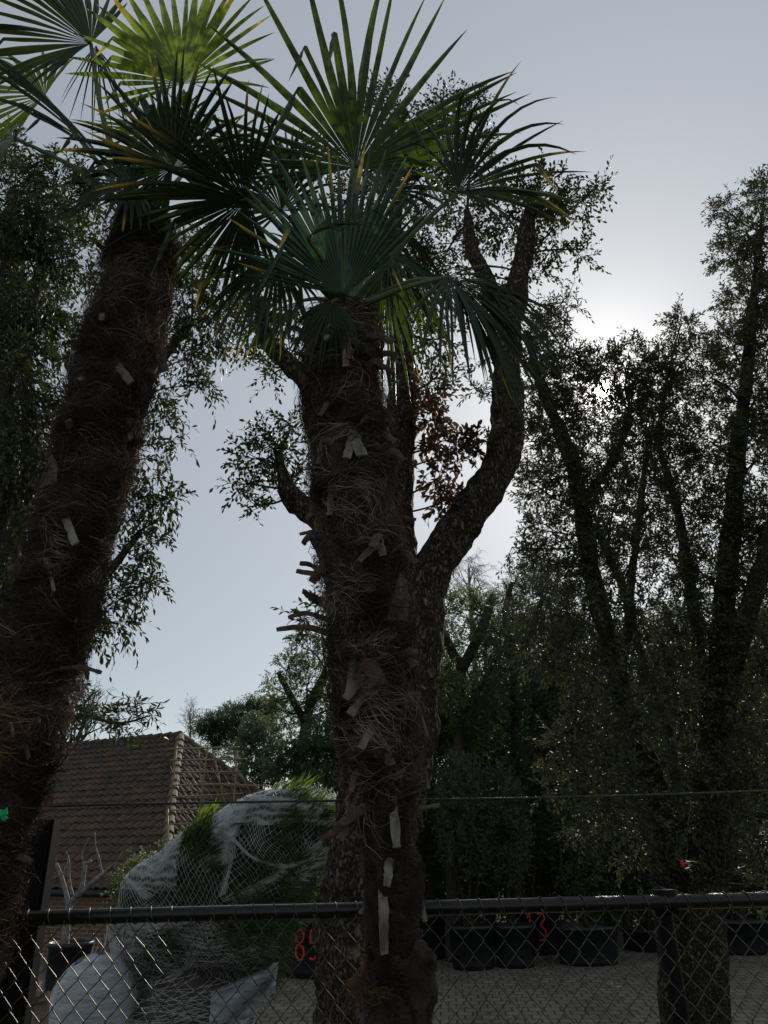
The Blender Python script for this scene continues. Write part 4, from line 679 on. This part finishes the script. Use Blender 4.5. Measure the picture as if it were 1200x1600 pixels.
# ------------------------------------------------------------------ tubs and potted plants
def tub(label, px0, px1, ptop, Y, round_=False, number=None, group='black plant tubs on the paving', wood_px=None):
    a = at(px0, ptop, Y); b = at(px1, ptop, Y); c = (a+b)/2; z = c.z; w2 = (b.x-a.x)/2
    t = thing('plant_tub', label, 'tub', (c.x, Y+w2*.8, 0), group); C = V3(c.x, Y+w2*.8, 0)
    mb = MB(); prof = [(.0, .0), (.86, 0), (.9, .12*z), (.97, z*.9), (1.03, z*.9), (1.04, z), (.97, z), (.95, z*.9), (0, z*.9)]; n = 40; V = []
    for r, h in prof:
        for j in range(n):
            th = j*2*math.pi/n; V.append(C+V3(math.cos(th)*r*w2*(1), math.sin(th)*r*w2*.8, h))
    Q = [(i*n+j, i*n+(j+1) % n, (i+1)*n+(j+1) % n, (i+1)*n+j) for i in range(len(prof)-1) for j in range(n)]; mb.add(V, None, Q); body = mb.build('tub_body', pot_m, t)
    mb = MB(); V = [C+V3(math.cos(j*.157)*w2*.93, math.sin(j*.157)*w2*.74, z*.905+rng.normal()*.01) for j in range(40)]+[C+V3(0, 0, z*.95)]; mb.add(V, [(40, j, (j+1) % 40) for j in range(40)]); mb.build('soil', soil_m, t)
    return t, C, w2, z
def stroke(mb, pts, r=.018): tube(mb, pts, [r]*len(pts), 6, sm=4)
DIG = {'8': [[(.5, 1), (.15, .85), (.2, .6), (.5, .5), (.85, .3), (.75, .05), (.4, 0), (.12, .2), (.2, .45), (.5, .52), (.8, .7), (.8, .92), (.5, 1)]], '5': [[(.9, 1), (.3, .98), (.2, .55), (.6, .6), (.85, .35), (.6, .03), (.1, .05)]],
       '1': [[(.3, .8), (.6, 1), (.55, .5), (.6, 0)]], '3': [[(.1, .95), (.6, 1), (.85, .78), (.4, .55), (.85, .35), (.7, .05), (.1, 0)]]}
def number(t, txt, C, w2, z, x0, wch, hch, zc):
    mb = MB()
    for i, ch in enumerate(txt):
        for st in DIG[ch]:
            P = []
            for u, v in st:
                x = x0+(i+u*.8)*wch; hh = zc+(v-.5)*hch; rr = w2*(.9+.07*hh/z)*1.012; s = max(-1, min(1, (x-C[0])/rr)); P.append(V3(x, C[1]-math.sqrt(max(0, 1-s*s))*rr*.8-.003, hh))
            stroke(mb, P)
    mb.build('painted_number', red_m, t)
t, C, w2, z = tub('black tub with the number 85 sprayed in red, between netted bundle and cork oak', 425, 560, 1437, 13.8); x0 = at(453, 1455, 13.2).x; number(t, '85', C, w2, z, x0, .23, .44, z*.58)
t1, C1_, w1_, z1_ = tub('black tub directly right of the palm, left half of a touching pair', 702, 775, 1448, 14.2)
t2_, C2_, w2_, z2_ = tub('black tub touching the pair from the right, with a pale stem and white rim glint', 772, 838, 1447, 14.3)
t3, C3_, w3_, z3_ = tub('black tub set back with the number 13 sprayed in red on its side', 795, 880, 1418, 15.6); x0 = at(828, 1445, 15.0).x; number(t3, '13', C3_, w3_, z3_, x0, .23, .46, z3_*.60)
t4, C4_, w4_, z4_ = tub('wide black tub with raised rim just left of the fence post', 872, 975, 1450, 14.3)
t5, C5_, w5_, z5_ = tub('black tub in deep shade at the right edge of the yard', 1110, 1230, 1440, 15.0)
t6, C6_, w6_, z6_ = tub('black tub holding the pale bare tree in front of the brick wall', 66, 134, 1475, 13.0)
t7, C7_, w7_, z7_ = tub('black tub half hidden behind the right oak trunk', 985, 1075, 1455, 15.6)
t8, C8_, w8_, z8_ = tub('black tub partly hidden behind the palm foot', 640, 700, 1430, 15.4)
def potplant(label, C, z, h, w_, stems, lm, dens=1., bark=None, sx=.25):
    t = thing('potted_tree', label, 'potted tree', (C[0], C[1], z*.93), 'young trees growing in the black tubs'); B = V3(C[0], C[1], z*.9); Ls = []
    mb = MB()
    for i in range(stems):
        a = rng.normal()*sx; P, R = smooth_path([B+V3(rng.normal()*.06, rng.normal()*.06, 0), B+V3(a*.5+rng.normal()*.05, rng.normal()*.08, h*.3), B+V3(a*.7, rng.normal()*.12, h*.6), B+V3(a+rng.normal()*.08, rng.normal()*.1, h*.95)], [.035, .028, .02, .006], 5); tube(mb, P, R, 8, .004, 9); Ls.append(P)
    mb.build('stems', bark or moss_m, t)
    # crown clumps given in world space through the same generator
    mbc = MB(); n = int(900*dens*w_*h); u = rng.normal(size=(n, 3)); u = nrm(u); rad = rng.random(n)**.45
    S = B+V3(0, 0, h*.62)+u*rad[:, None]*np.array([w_, w_*.8, h*.40]); kp = np.array([noise.noise(Vector(s)*1.9) > -.22 for s in S]); S = S[kp]; u = u[kp]
    twigs(mbc, S, u*.6+[0, 0, .5]+rng.normal(size=u.shape)*.4, .2*rng.uniform(.6, 1.2, len(S)), 8, .055, .024, 0, 1, True, .15, .003)
    mbc.build('crown', [twig_m, lm], t); return t
potplant('bushy grey green young tree on several pale stems in the left tub of the pair', C1_, z1_, 2.9, .50, 4, leaf_g, 1.3)
potplant('slim grey green young tree in the right tub of the pair', C2_, z2_, 2.7, .42, 2, leaf_g, 1.2)
potplant('young tree with crooked pale stem in the wide tub left of the fence post', C4_, z4_, 2.4, .5, 2, leaf_y, .35)
potplant('dark leafy young tree in the tub numbered 13', C3_, z3_, 3.0, .55, 3, leaf_c, 1.1)
potplant('dark young tree in the shaded tub at the right edge', C5_, z5_, 2.6, .7, 3, leaf_c, 1.0)
potplant('dark young tree in the tub behind the right oak trunk', C7_, z7_, 2.7, .6, 3, leaf_g, .8)
potplant('dark young tree in the tub behind the palm foot', C8_, z8_, 2.8, .5, 3, leaf_c, 1.0)
# pale pollarded tree
pb = thing('bare_potted_tree', 'small bare pale-barked tree with stubby pruned arms in front of the tiled roof', 'potted tree', (C6_[0], C6_[1], z6_*.9)); YB = C6_[1]
mb = MB()
def arm(*p):
    P = [np.array(at(a, b, YB)) for a, b, r in p]; tube(mb, P, [r*mpp(P[0]) for a, b, r in p], 9, .004, 9, sm=4)
arm((101, 1482, 6.5), (104, 1445, 5.5), (108, 1415, 5.5), (118, 1402, 5)); arm((108, 1418, 5), (103, 1395, 3.4), (96, 1370, 3.2), (88, 1350, 2.6)); arm((116, 1404, 4), (127, 1388, 4), (131, 1362, 3.4), (134, 1346, 3))
arm((118, 1402, 4.4), (140, 1383, 4), (160, 1366, 3.2), (182, 1347, 1.4)); arm((133, 1350, 2.6), (143, 1345, 2.4)); arm((114, 1402, 2.5), (108, 1375, 2.2), (107, 1345, 2), (103, 1330, .8)); arm((160, 1366, 2), (155, 1345, 1.8), (150, 1325, 1)); arm((131, 1355, 1.5), (128, 1335, 1), (138, 1310, .5)); arm((182, 1347, 1.2), (192, 1330, .6)); arm((96, 1370, 1.6), (104, 1352, 1)); arm((150, 1328, 1), (148, 1300, .5)); arm((88, 1350, 1), (85, 1325, .5), (94, 1318, .4))
mb.build('trunk', white_bark, pb)
# ------------------------------------------------------------------ netted palm bundle
BY = 7.2
bd = thing('netted_plant', 'big palm lying tied up in white netting behind the fence, left of the centre palm', 'wrapped plant', ground_at(320, 1600, BY))
outl = [(525, 1258), (518, 1330), (500, 1385), (470, 1400), (448, 1440), (440, 1490), (415, 1530), (380, 1560), (300, 1575), (220, 1560), (190, 1520), (176, 1480), (172, 1440), (188, 1412), (195, 1375), (225, 1345), (255, 1330), (285, 1300), (305, 1285), (335, 1278), (352, 1262), (375, 1248), (400, 1238), (440, 1230), (480, 1236)]
cp = np.array([350., 1395.]); oa = [math.atan2(y-cp[1], x-cp[0]) for x, y in outl]; orr = [math.hypot(x-cp[0], y-cp[1]) for x, y in outl]
od = sorted(zip(oa, orr)); oa = np.array([a for a, _ in od]); orr = np.array([r for _, r in od]); oa = np.concatenate([oa-2*math.pi, oa, oa+2*math.pi]); orr = np.tile(orr, 3)
def rho(a): return np.interp(a, oa, orr)
Cb = np.array(at(*cp, BY)); mb_ = mpp(Cb); DEP = .52; Rw = np.array(CR); Dw = -np.array(CU)
def bsurf(x, y, side=-1, off=0.):
    """point of the bundle's skin at in-plane offset (x right, y down) in photo pixels"""
    a = math.atan2(y, x); r = math.hypot(x, y); q = r/float(rho(a))
    if q > 1: return None
    lump = .10*noise.fractal(Vector((x*.02, y*.02, side*3)), .8, 2, 3)+.03*math.sin(x*.06+y*.035)
    dep = (DEP+lump)*math.sqrt(max(0, 1-q**2.4))+off
    return Cb+Rw*x*mb_+Dw*y*mb_+np.array([0, side*dep, 0])
V = []; na = 96; nr = 22; F_ = []
mbb = MB()
for side in (-1, 1):
    V = []
    for i in range(nr+1):
        for j in range(na):
            a = -math.pi+2*math.pi*j/na; q = math.sin(i/nr*math.pi/2)*.985; r = rho(a)*q; V.append(bsurf(r*math.cos(a), r*math.sin(a), side, -.03*(1-q)))
    Q = [(i*na+j, i*na+(j+1) % na, (i+1)*na+(j+1) % na, (i+1)*na+j) for i in range(nr) for j in range(na)]; mbb.add(V, None, Q)
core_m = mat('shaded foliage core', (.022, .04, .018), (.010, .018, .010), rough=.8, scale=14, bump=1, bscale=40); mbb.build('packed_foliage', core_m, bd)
mbl = MB(); P = []; D = []; N = []
for i in range(5200):
    a = rng.uniform(-math.pi, math.pi); r = float(rho(a))*math.sqrt(rng.random())*.99; s = -1 if rng.random() < .75 else 1; p = bsurf(r*math.cos(a), r*math.sin(a), s, -.02)
    if p is None: continue
    fl = noise.noise(Vector((p[0]*1.7, p[1], p[2]*1.7)))*2.2; dd = Rw*math.cos(fl-.5)-Dw*math.sin(fl-.5)+rng.normal(size=3)*.25; P.append(p); D.append(dd); N.append(V3(0, s, .2)+rng.normal(size=3)*.5)
n = len(P); leaves(mbl, np.array(P), np.array(D), np.array(N), rng.uniform(.12, .3, n), rng.uniform(.006, .014, n), 0, True, curl=.05); mbl.build('leaflets', mat('packed leaflet', (.06, .11, .035), (.03, .06, .02), rough=.45, trans=.25, tcol=(.15, .24, .04)), bd)
# loose frond tips poking out at the top
for (a, b), nf in ((((430, 1262), (500, 1282)), 150), (((420, 1240), (478, 1232)), 90), (((440, 1285), (505, 1262)), 110), (((395, 1300), (455, 1345)), 110), (((300, 1290), (335, 1272)), 50)):
    mbf = MB(); p0 = np.array(at(*a, BY-.45)); p1 = np.array(at(*b, BY-.5)); ax = nrm(p1-p0); f = rng.random(nf); S = p0+(p1-p0)*f[:, None]; sd = np.where(rng.random(nf) > .5, 1., -1.)[:, None]; per = nrm(np.cross(ax, [0, 1., 0]))
    leaves(mbf, S, ax*1.1+per*sd*.8+rng.normal(size=(nf, 3))*.22, np.tile([0, -1., .4], (nf, 1))+rng.normal(size=(nf, 3))*.4, rng.uniform(.12, .21, nf), rng.uniform(.007, .012, nf), 0, True, curl=.1); tube(mbf, [p0, p1], [.012, .006], 6)
    mbf.build('loose_frond', mat('fresh frond', (.07, .13, .03), (.04, .08, .02), rough=.4, trans=.4, tcol=(.25, .36, .05)), bd)
mbn = MB(); SW = lambda x, y: 9*noise.noise(Vector((x*.012, y*.012, 5.)))+4*noise.noise(Vector((x*.03, y*.03, 9.)))
for side in (-1, 1):
    for ang, sp in ((math.radians(62), 5.2), (math.radians(-48), 7.5)):
        ca, sa = math.cos(ang), math.sin(ang); k = -260.
        while k < 260:
            run = []; kk = k
            for u in np.arange(-290, 290, 9.):
                x = ca*u-sa*kk; y = sa*u+ca*kk; x += SW(x, y)*1.6; y += SW(y+50, x)*1.6; p = bsurf(x, y, side, .012)
                if p is None:
                    if len(run) > 2: tube(mbn, run, .0019, 3, cap=False)
                    run = []
                else: run.append(p)
            if len(run) > 2: tube(mbn, run, .0019, 3, cap=False)
            k += sp*rng.uniform(.7, 1.35)*(2.2 if side > 0 else 1)
# gathered bands and stretched strands
def band(p0, p1, nst, spread, bow=0., r=.0016, off=.02):
    for i in range(nst):
        s = rng.normal()*spread; s2 = rng.normal()*spread; run = []
        for f in np.linspace(0, 1, 12):
            x = p0[0]+(p1[0]-p0[0])*f-cp[0]+s*(1-f)+s2*f; y = p0[1]+(p1[1]-p0[1])*f-cp[1]+bow*math.sin(f*math.pi)+(s*(1-f)-s2*f)*.5; p = bsurf(x, y, -1, off)
            if p is None:
                run = [] if len(run) < 3 else run; 
                continue
            run.append(p)
        if len(run) > 2: tube(mbn, run, r, 3, cap=False)
band((372, 1262), (362, 1350), 90, 10, 0); band((400, 1250), (520, 1262), 90, 9, 0); band((500, 1245), (522, 1300), 60, 8, 0); band((310, 1285), (372, 1262), 50, 8); band((440, 1410), (440, 1500), 50, 6); band((352, 1300), (395, 1255), 50, 16); band((350, 1275), (420, 1245), 40, 10); band((255, 1365), (300, 1300), 34, 9); band((215, 1370), (262, 1395), 30, 7); band((372, 1300), (510, 1330), 26, 4, 34); band((380, 1400), (520, 1300), 30, 6, 10)
band((185, 1430), (200, 1520), 70, 10); band((200, 1440), (330, 1425), 40, 14); band((440, 1420), (430, 1500), 60, 7); band((380, 1330), (372, 1390), 18, 4); band((505, 1320), (470, 1395), 60, 9); band((450, 1345), (480, 1395), 24, 4)
for i in range(150):   # wound net over the lower half
    y = rng.uniform(1415, 1550); x0_ = rng.uniform(170, 320); band((x0_, y+rng.normal()*8), (x0_+rng.uniform(60, 230), y+rng.uniform(-20, 14)), 1, 3, rng.uniform(5, 25), .0012)
for i in range(15):
    y0 = 1250+i*3.4+rng.normal()*.7; tube(mbn, [np.array(at(448+rng.normal()*6, y0+5, BY-.30)), np.array(at(490, y0+2+rng.normal()*.5, BY-.42)), np.array(at(527+rng.normal()*2, y0+3, BY-.3))], .0022, 3, cap=False, sm=2)
for i in range(16):
    x = 430+i*1.9; tube(mbn, [np.array(at(x, 1222+rng.normal()*2, BY-.3)), np.array(at(x-24-i*.8, 1264+rng.normal()*3, BY-.35))], .0022, 3, cap=False)
mbn.build('netting', net_m, bd)
mbw = MB()   # crumpled net edges catching the light
for i in range(900):
    c = (rng.uniform(470, 528), 0); x = c[0]; y = 1240+(x-470)*.30+rng.normal()*5
    if i > 550: x = 522+rng.normal()*3; y = rng.uniform(1255, 1300)
    p = np.array(at(x, y, BY-.3+rng.normal()*.06)); tube(mbw, [p, p+rng.normal(size=3)*.03, p+rng.normal(size=3)*.04], .0022, 3, cap=False)
mbw.build('net_edge', net_m, bd)
for x0_, x1_, y0_, y1_ in ((375, 524, 1234, 1290), (172, 240, 1425, 1530), (405, 450, 1405, 1505), (345, 385, 1262, 1345), (498, 520, 1320, 1390), (200, 300, 1300, 1385)):  # white see-through panels added over the net for its backlit brightness
    mbx = MB(); nx, ny = 26, 22; G_ = {}; V = []
    for i in range(nx):
        for j in range(ny):
            x = x0_+(x1_-x0_)*i/(nx-1)-cp[0]; y = y0_+(y1_-y0_)*j/(ny-1)-cp[1]; p = bsurf(x, y, -1, .022+.02*noise.noise(Vector((x*.08, y*.08, 1))))
            if p is not None: G_[(i, j)] = len(V); V.append(p)
    Q = [(G_[a, b], G_[a, b+1], G_[a+1, b+1], G_[a+1, b]) for a in range(nx-1) for b in range(ny-1) if all(k in G_ for k in ((a, b), (a, b+1), (a+1, b+1), (a+1, b)))]
    if Q: mbx.add(V, None, Q); mbx.build('backlit_net_panel', net_backlit_m, bd)
tube_p = MB(); tube(tube_p, [V3(*ground_at(330, 1600, BY)), Cb+V3(0, 0, -.35)], [.2, .2], 16, .02, 5); tube_p.build('trunk', dbark_m, bd)
def blob(label, name, cat, cpx, Y, rx, ry, m, dep, strands=0, parent=None, sd=1):
    c = np.array(at(*cpx, Y)); s = mpp(c); mb = MB(); n = 48; k = 26; V = []
    for i in range(k+1):
        ph = -math.pi/2+math.pi*i/k
        for j in range(n):
            th = 2*math.pi*j/n; d = V3(math.cos(ph)*math.cos(th), math.cos(ph)*math.sin(th), math.sin(ph)); r = 1+.06*noise.fractal(Vector(d)*2.2+Vector((sd, 0, 0)), .7, 2, 4)+.012*math.sin(d[2]*26+3*noise.noise(Vector(d)*2)); V.append(c+d*r*np.array([rx*s, dep, ry*s]))
    mb.add(V, None, [(i*n+j, i*n+(j+1) % n, (i+1)*n+(j+1) % n, (i+1)*n+j) for i in range(k) for j in range(n)])
    if parent: return mb.build(name, m, parent)
    gz = c[2]-ry*s
    t = thing(name, label, cat, (c[0], c[1], max(0, gz)))
    mb.build('film', m, t); mb = MB()
    for i in range(strands):
        z = rng.uniform(-.9, .9); run = []; t0 = rng.uniform(math.pi, 2*math.pi); tl2 = rng.uniform(.5, 1.8); sl_ = rng.normal()*.25
        for f in np.linspace(0, 1, 10):
            th = t0+tl2*f; zz = z+sl_*f; q = math.sqrt(max(.02, 1-zz*zz)); run.append(c+V3(q*math.cos(th), q*math.sin(th), zz)*1.05*np.array([rx*s, dep, ry*s]))
        tube(mb, run, .0016, 3, cap=False)
    if strands: mb.build('film_strands', net_m, t)
    return t
blob('smooth white film-wrapped ball bulging at the lower left beside the netted palm', 'wrapped_root_ball', 'root ball', (140, 1600), 6.7, 66, 92, film_m, .42, 420)
blob('dark root ball wound in clear film under the netted palm', 'wrapped_root_ball', 'root ball', (290, 1632), 7.0, 110, 100, mat('root ball soil', (.09, .07, .05), (.05, .04, .03), rough=.6, scale=20, bump=.8, bscale=30), .55, 420, sd=7)
# loose flap of film at the right of the root ball
mb = MB(); NU, NV = 26, 18; V = []
for i in range(NU):
    for j in range(NV):
        u = i/(NU-1); v = j/(NV-1); px = 330+u*105; py = (1545-u*42+ (8 if u < .9 else 0))+v*(95-u*48); V.append(np.array(at(px+v*(-6), py, 6.55+.25*u+.05*math.sin(v*9+u*5)+.04*noise.noise(Vector((u*6, v*6, 2))))))
V = np.array(V); Vb = V+np.array([0, .012, 0]); nv = len(V)
Q = [(i*NV+j, i*NV+j+1, (i+1)*NV+j+1, (i+1)*NV+j) for i in range(NU-1) for j in range(NV-1)]; mb.add(np.vstack([V, Vb]), None, Q+[(q[3]+nv, q[2]+nv, q[1]+nv, q[0]+nv) for q in Q])
for i in range(60):
    a = rng.integers(0, NV-1); r0_ = V.reshape(NU, NV, 3)[:, a]+[0, -.01, rng.uniform(0, .02)]; tube(mb, r0_[::3], .0016, 3, cap=False)
fo = mb.build('film_flap', film_m, origin=tuple(V[0])); tag(fo, 'loose shiny white film flap trailing right from under the netted palm', 'plastic film')
# ------------------------------------------------------------------ fence
FY = 2.35
pa = at(0, 1436, FY); pb_ = at(1200, 1405, FY); rz = (pa.z+pb_.z)/2
fence = thing('chain_link_fence', 'dark chain link fence with black top rail crossing the whole foreground', 'fence', (0, FY, 0))
RR = .0195
mb = MB(); tube(mb, [(x, FY, rz) for x in np.linspace(-2.2, 2.4, 24)], [RR]*24, 24, .0006, 30); mb.build('rail', metal_b, fence)
def fpost(px, r, top, nm='post', ox=.0):
    p = at(px, 1420, FY); mb = MB(); x = p.x+ox; tube(mb, [(x, FY+.055, 0), (x, FY+.055, 1.0), (x, FY+.055, top-.04), (x, FY+.055, top-.012), (x, FY+.055, top)], [r, r, r, r*.85, r*.3], 20); o = mb.build(nm, post_m, fence)
    mb = MB(); tube(mb, [(x, FY+.02, rz-.03), (x, FY+.02, rz+.03)], [r*1.5, r*1.5], 16); mb.build('clamp', post_m, fence); return o
fpost(1046, .024, rz+.036)
# wide ribbed post on the left
xl = at(46, 1430, 2.48).x; mb = MB(); zt = at(66, 1281, 2.48).z
V = []
box(mb, (xl, 2.48, zt/2), (.088, .05, zt))
for dx in (-.048, -.038, .036, .046): box(mb, (xl+dx, 2.452, zt/2-.004), (.006, .02, zt-.008))
mb.build('ribbed_post', post_m, fence, smooth=False)
# mesh: zigzag wires that hook round each other
mb = MB(); pit = .0590; hz = .068; wr = .00135; zt0 = rz-.012
xs = np.arange(-2.1, 2.3, pit/2); nrow = int(zt0/(hz/2))
for i, x in enumerate(xs):
    P = []; sag = rng.normal()*.002
    for r in range(nrow):
        s = 1 if (r+i) % 2 else -1; z = zt0-r*hz/2; dx = s*pit/4+rng.normal()*.0008
        P.append((x+dx-s*.0028+sag, FY-.028+.003*s, z+.005)); P.append((x+dx+s*.0014+sag, FY-.028, z)); P.append((x+dx-s*.0028+sag, FY-.028-.003*s, z-.005))
    tube(mb, P, wr, 5, cap=False)
mb.build('chain_mesh', wire_m, fence)
for x in xs[::2]:
    mb = MB(); P = []
    for a in np.linspace(-1.9, 2.2, 9): P.append((x+.006*a-.01, FY-math.cos(a+math.pi/2-1.57)*(RR+.0028) if False else FY-math.sin(a+1.2)*(RR+.0025), rz+math.cos(a+1.2-math.pi/2+1.57)*(RR+.0025) if False else rz+math.cos(a+1.2)*(RR+.0025)))
    tube(mb, P, .0017, 5)
    if abs(x) < 1.35: mb.build('tie', wire_m, fence)
# tension rope above the rail
zr = (at(130, 1260, FY).z+at(1200, 1229, FY).z)/2; mb = MB(); X = np.arange(-1.22, 2.2, .006)
for ph in (0, 2.09, 4.19): tube(mb, np.stack([X, FY+.0019*np.sin(X*190+ph), zr+.0019*np.cos(X*190+ph)-.012*np.exp(-((X-.6)/.9)**2)+.0], 1), .0020, 5, cap=False)
o = mb.build('wire_rope', rope_m, origin=(0, FY, zr)); tag(o, 'thin twisted wire rope stretched above the fence rail behind both palms', 'wire rope')
mb = MB()
for a, b in (((2, 1252), (28, 1260)), ((6, 1262), (28, 1254)), ((12, 1250), (40, 1262)), ((4, 1258), (34, 1259))): plank(mb, np.array(at(*a, 2.30)), np.array(at(*b, 2.31)), .003, .005)
o = mb.build('cable_tie', tie_m, origin=tuple(at(15, 1258, 2.3))); tag(o, 'bunched white plastic strips tying the wire rope beside the left palm', 'cable tie')
def tagobj(name, label, pts, Y, m):
    mb = MB(); P = np.array([np.array(at(a, b, Y+.006*math.sin(i*2.1))) for i, (a, b) in enumerate(pts)]); c = P.mean(0); n = len(P); V = np.vstack([P, [c+V3(0, -.004, 0)], P+V3(0, .002, 0), [c+V3(0, .0, 0)]])
    T = [(n, i, (i+1) % n) for i in range(n)]+[(2*n+1, n+1+(i+1) % n, n+1+i) for i in range(n)]; mb.add(V, T, [(i, n+1+i, n+1+(i+1) % n, (i+1) % n) for i in range(n)]); o = mb.build(name, m, smooth=False, origin=tuple(c)); tag(o, label, 'tag')
tagobj('plastic_tag', 'crumpled bright green plastic tag at the left edge under the wire rope', [(-2, 1264), (5, 1266), (11, 1262), (12, 1272), (8, 1274), (13, 1278), (6, 1283), (1, 1278), (-2, 1276)], 1.93, green_m)
tagobj('plastic_tag', 'small red plastic tag on a twig above the right fence post', [(1062, 1344), (1068, 1343), (1070, 1354), (1065, 1355)], 4.6, redtag_m)
# firewood and broken pallet at the lower left
for (a, b, wd_, th__, lab) in (((-20, 1582), (62, 1545), .09, .022, 'sunlit tilted pallet board at the lower left behind the mesh'), ((30, 1570), (76, 1556), .05, .022, 'short pale board crossing the top of the pallet pile'), ((66, 1556), (60, 1640), .08, .06, 'upright dark pallet block beside the white root ball'), ((20, 1572), (45, 1640), .06, .03, 'leaning dark stake in the pallet pile')):
    mb = MB(); A_ = np.array(at(*a, 5.2)); B_ = np.array(at(*b, 5.1)); plank(mb, A_, B_, wd_, th__, wv=(.1, -.9, .5)); o = mb.build('wooden_board', wood_m, smooth=False, origin=tuple((A_+B_)/2)); tag(o, lab, 'board', 'broken pallet boards at the lower left')
mb = MB(); c = at(0, 1640, 5.2); 
for i in range(7): plank(mb, (c.x-.7, 5.0+i*.11, .9-.05*(i % 2)), (c.x+.45, 5.0+i*.11, .92), .09, .02)
for x in (-.6, 0, .4): box(mb, (c.x+x, 5.3, .44), (.09, .6, .86))
o = mb.build('pallet', wood_m, smooth=False, origin=(c.x, 5.3, 0)); tag(o, 'stack of grey weathered pallet wood low at the left corner', 'pallet')
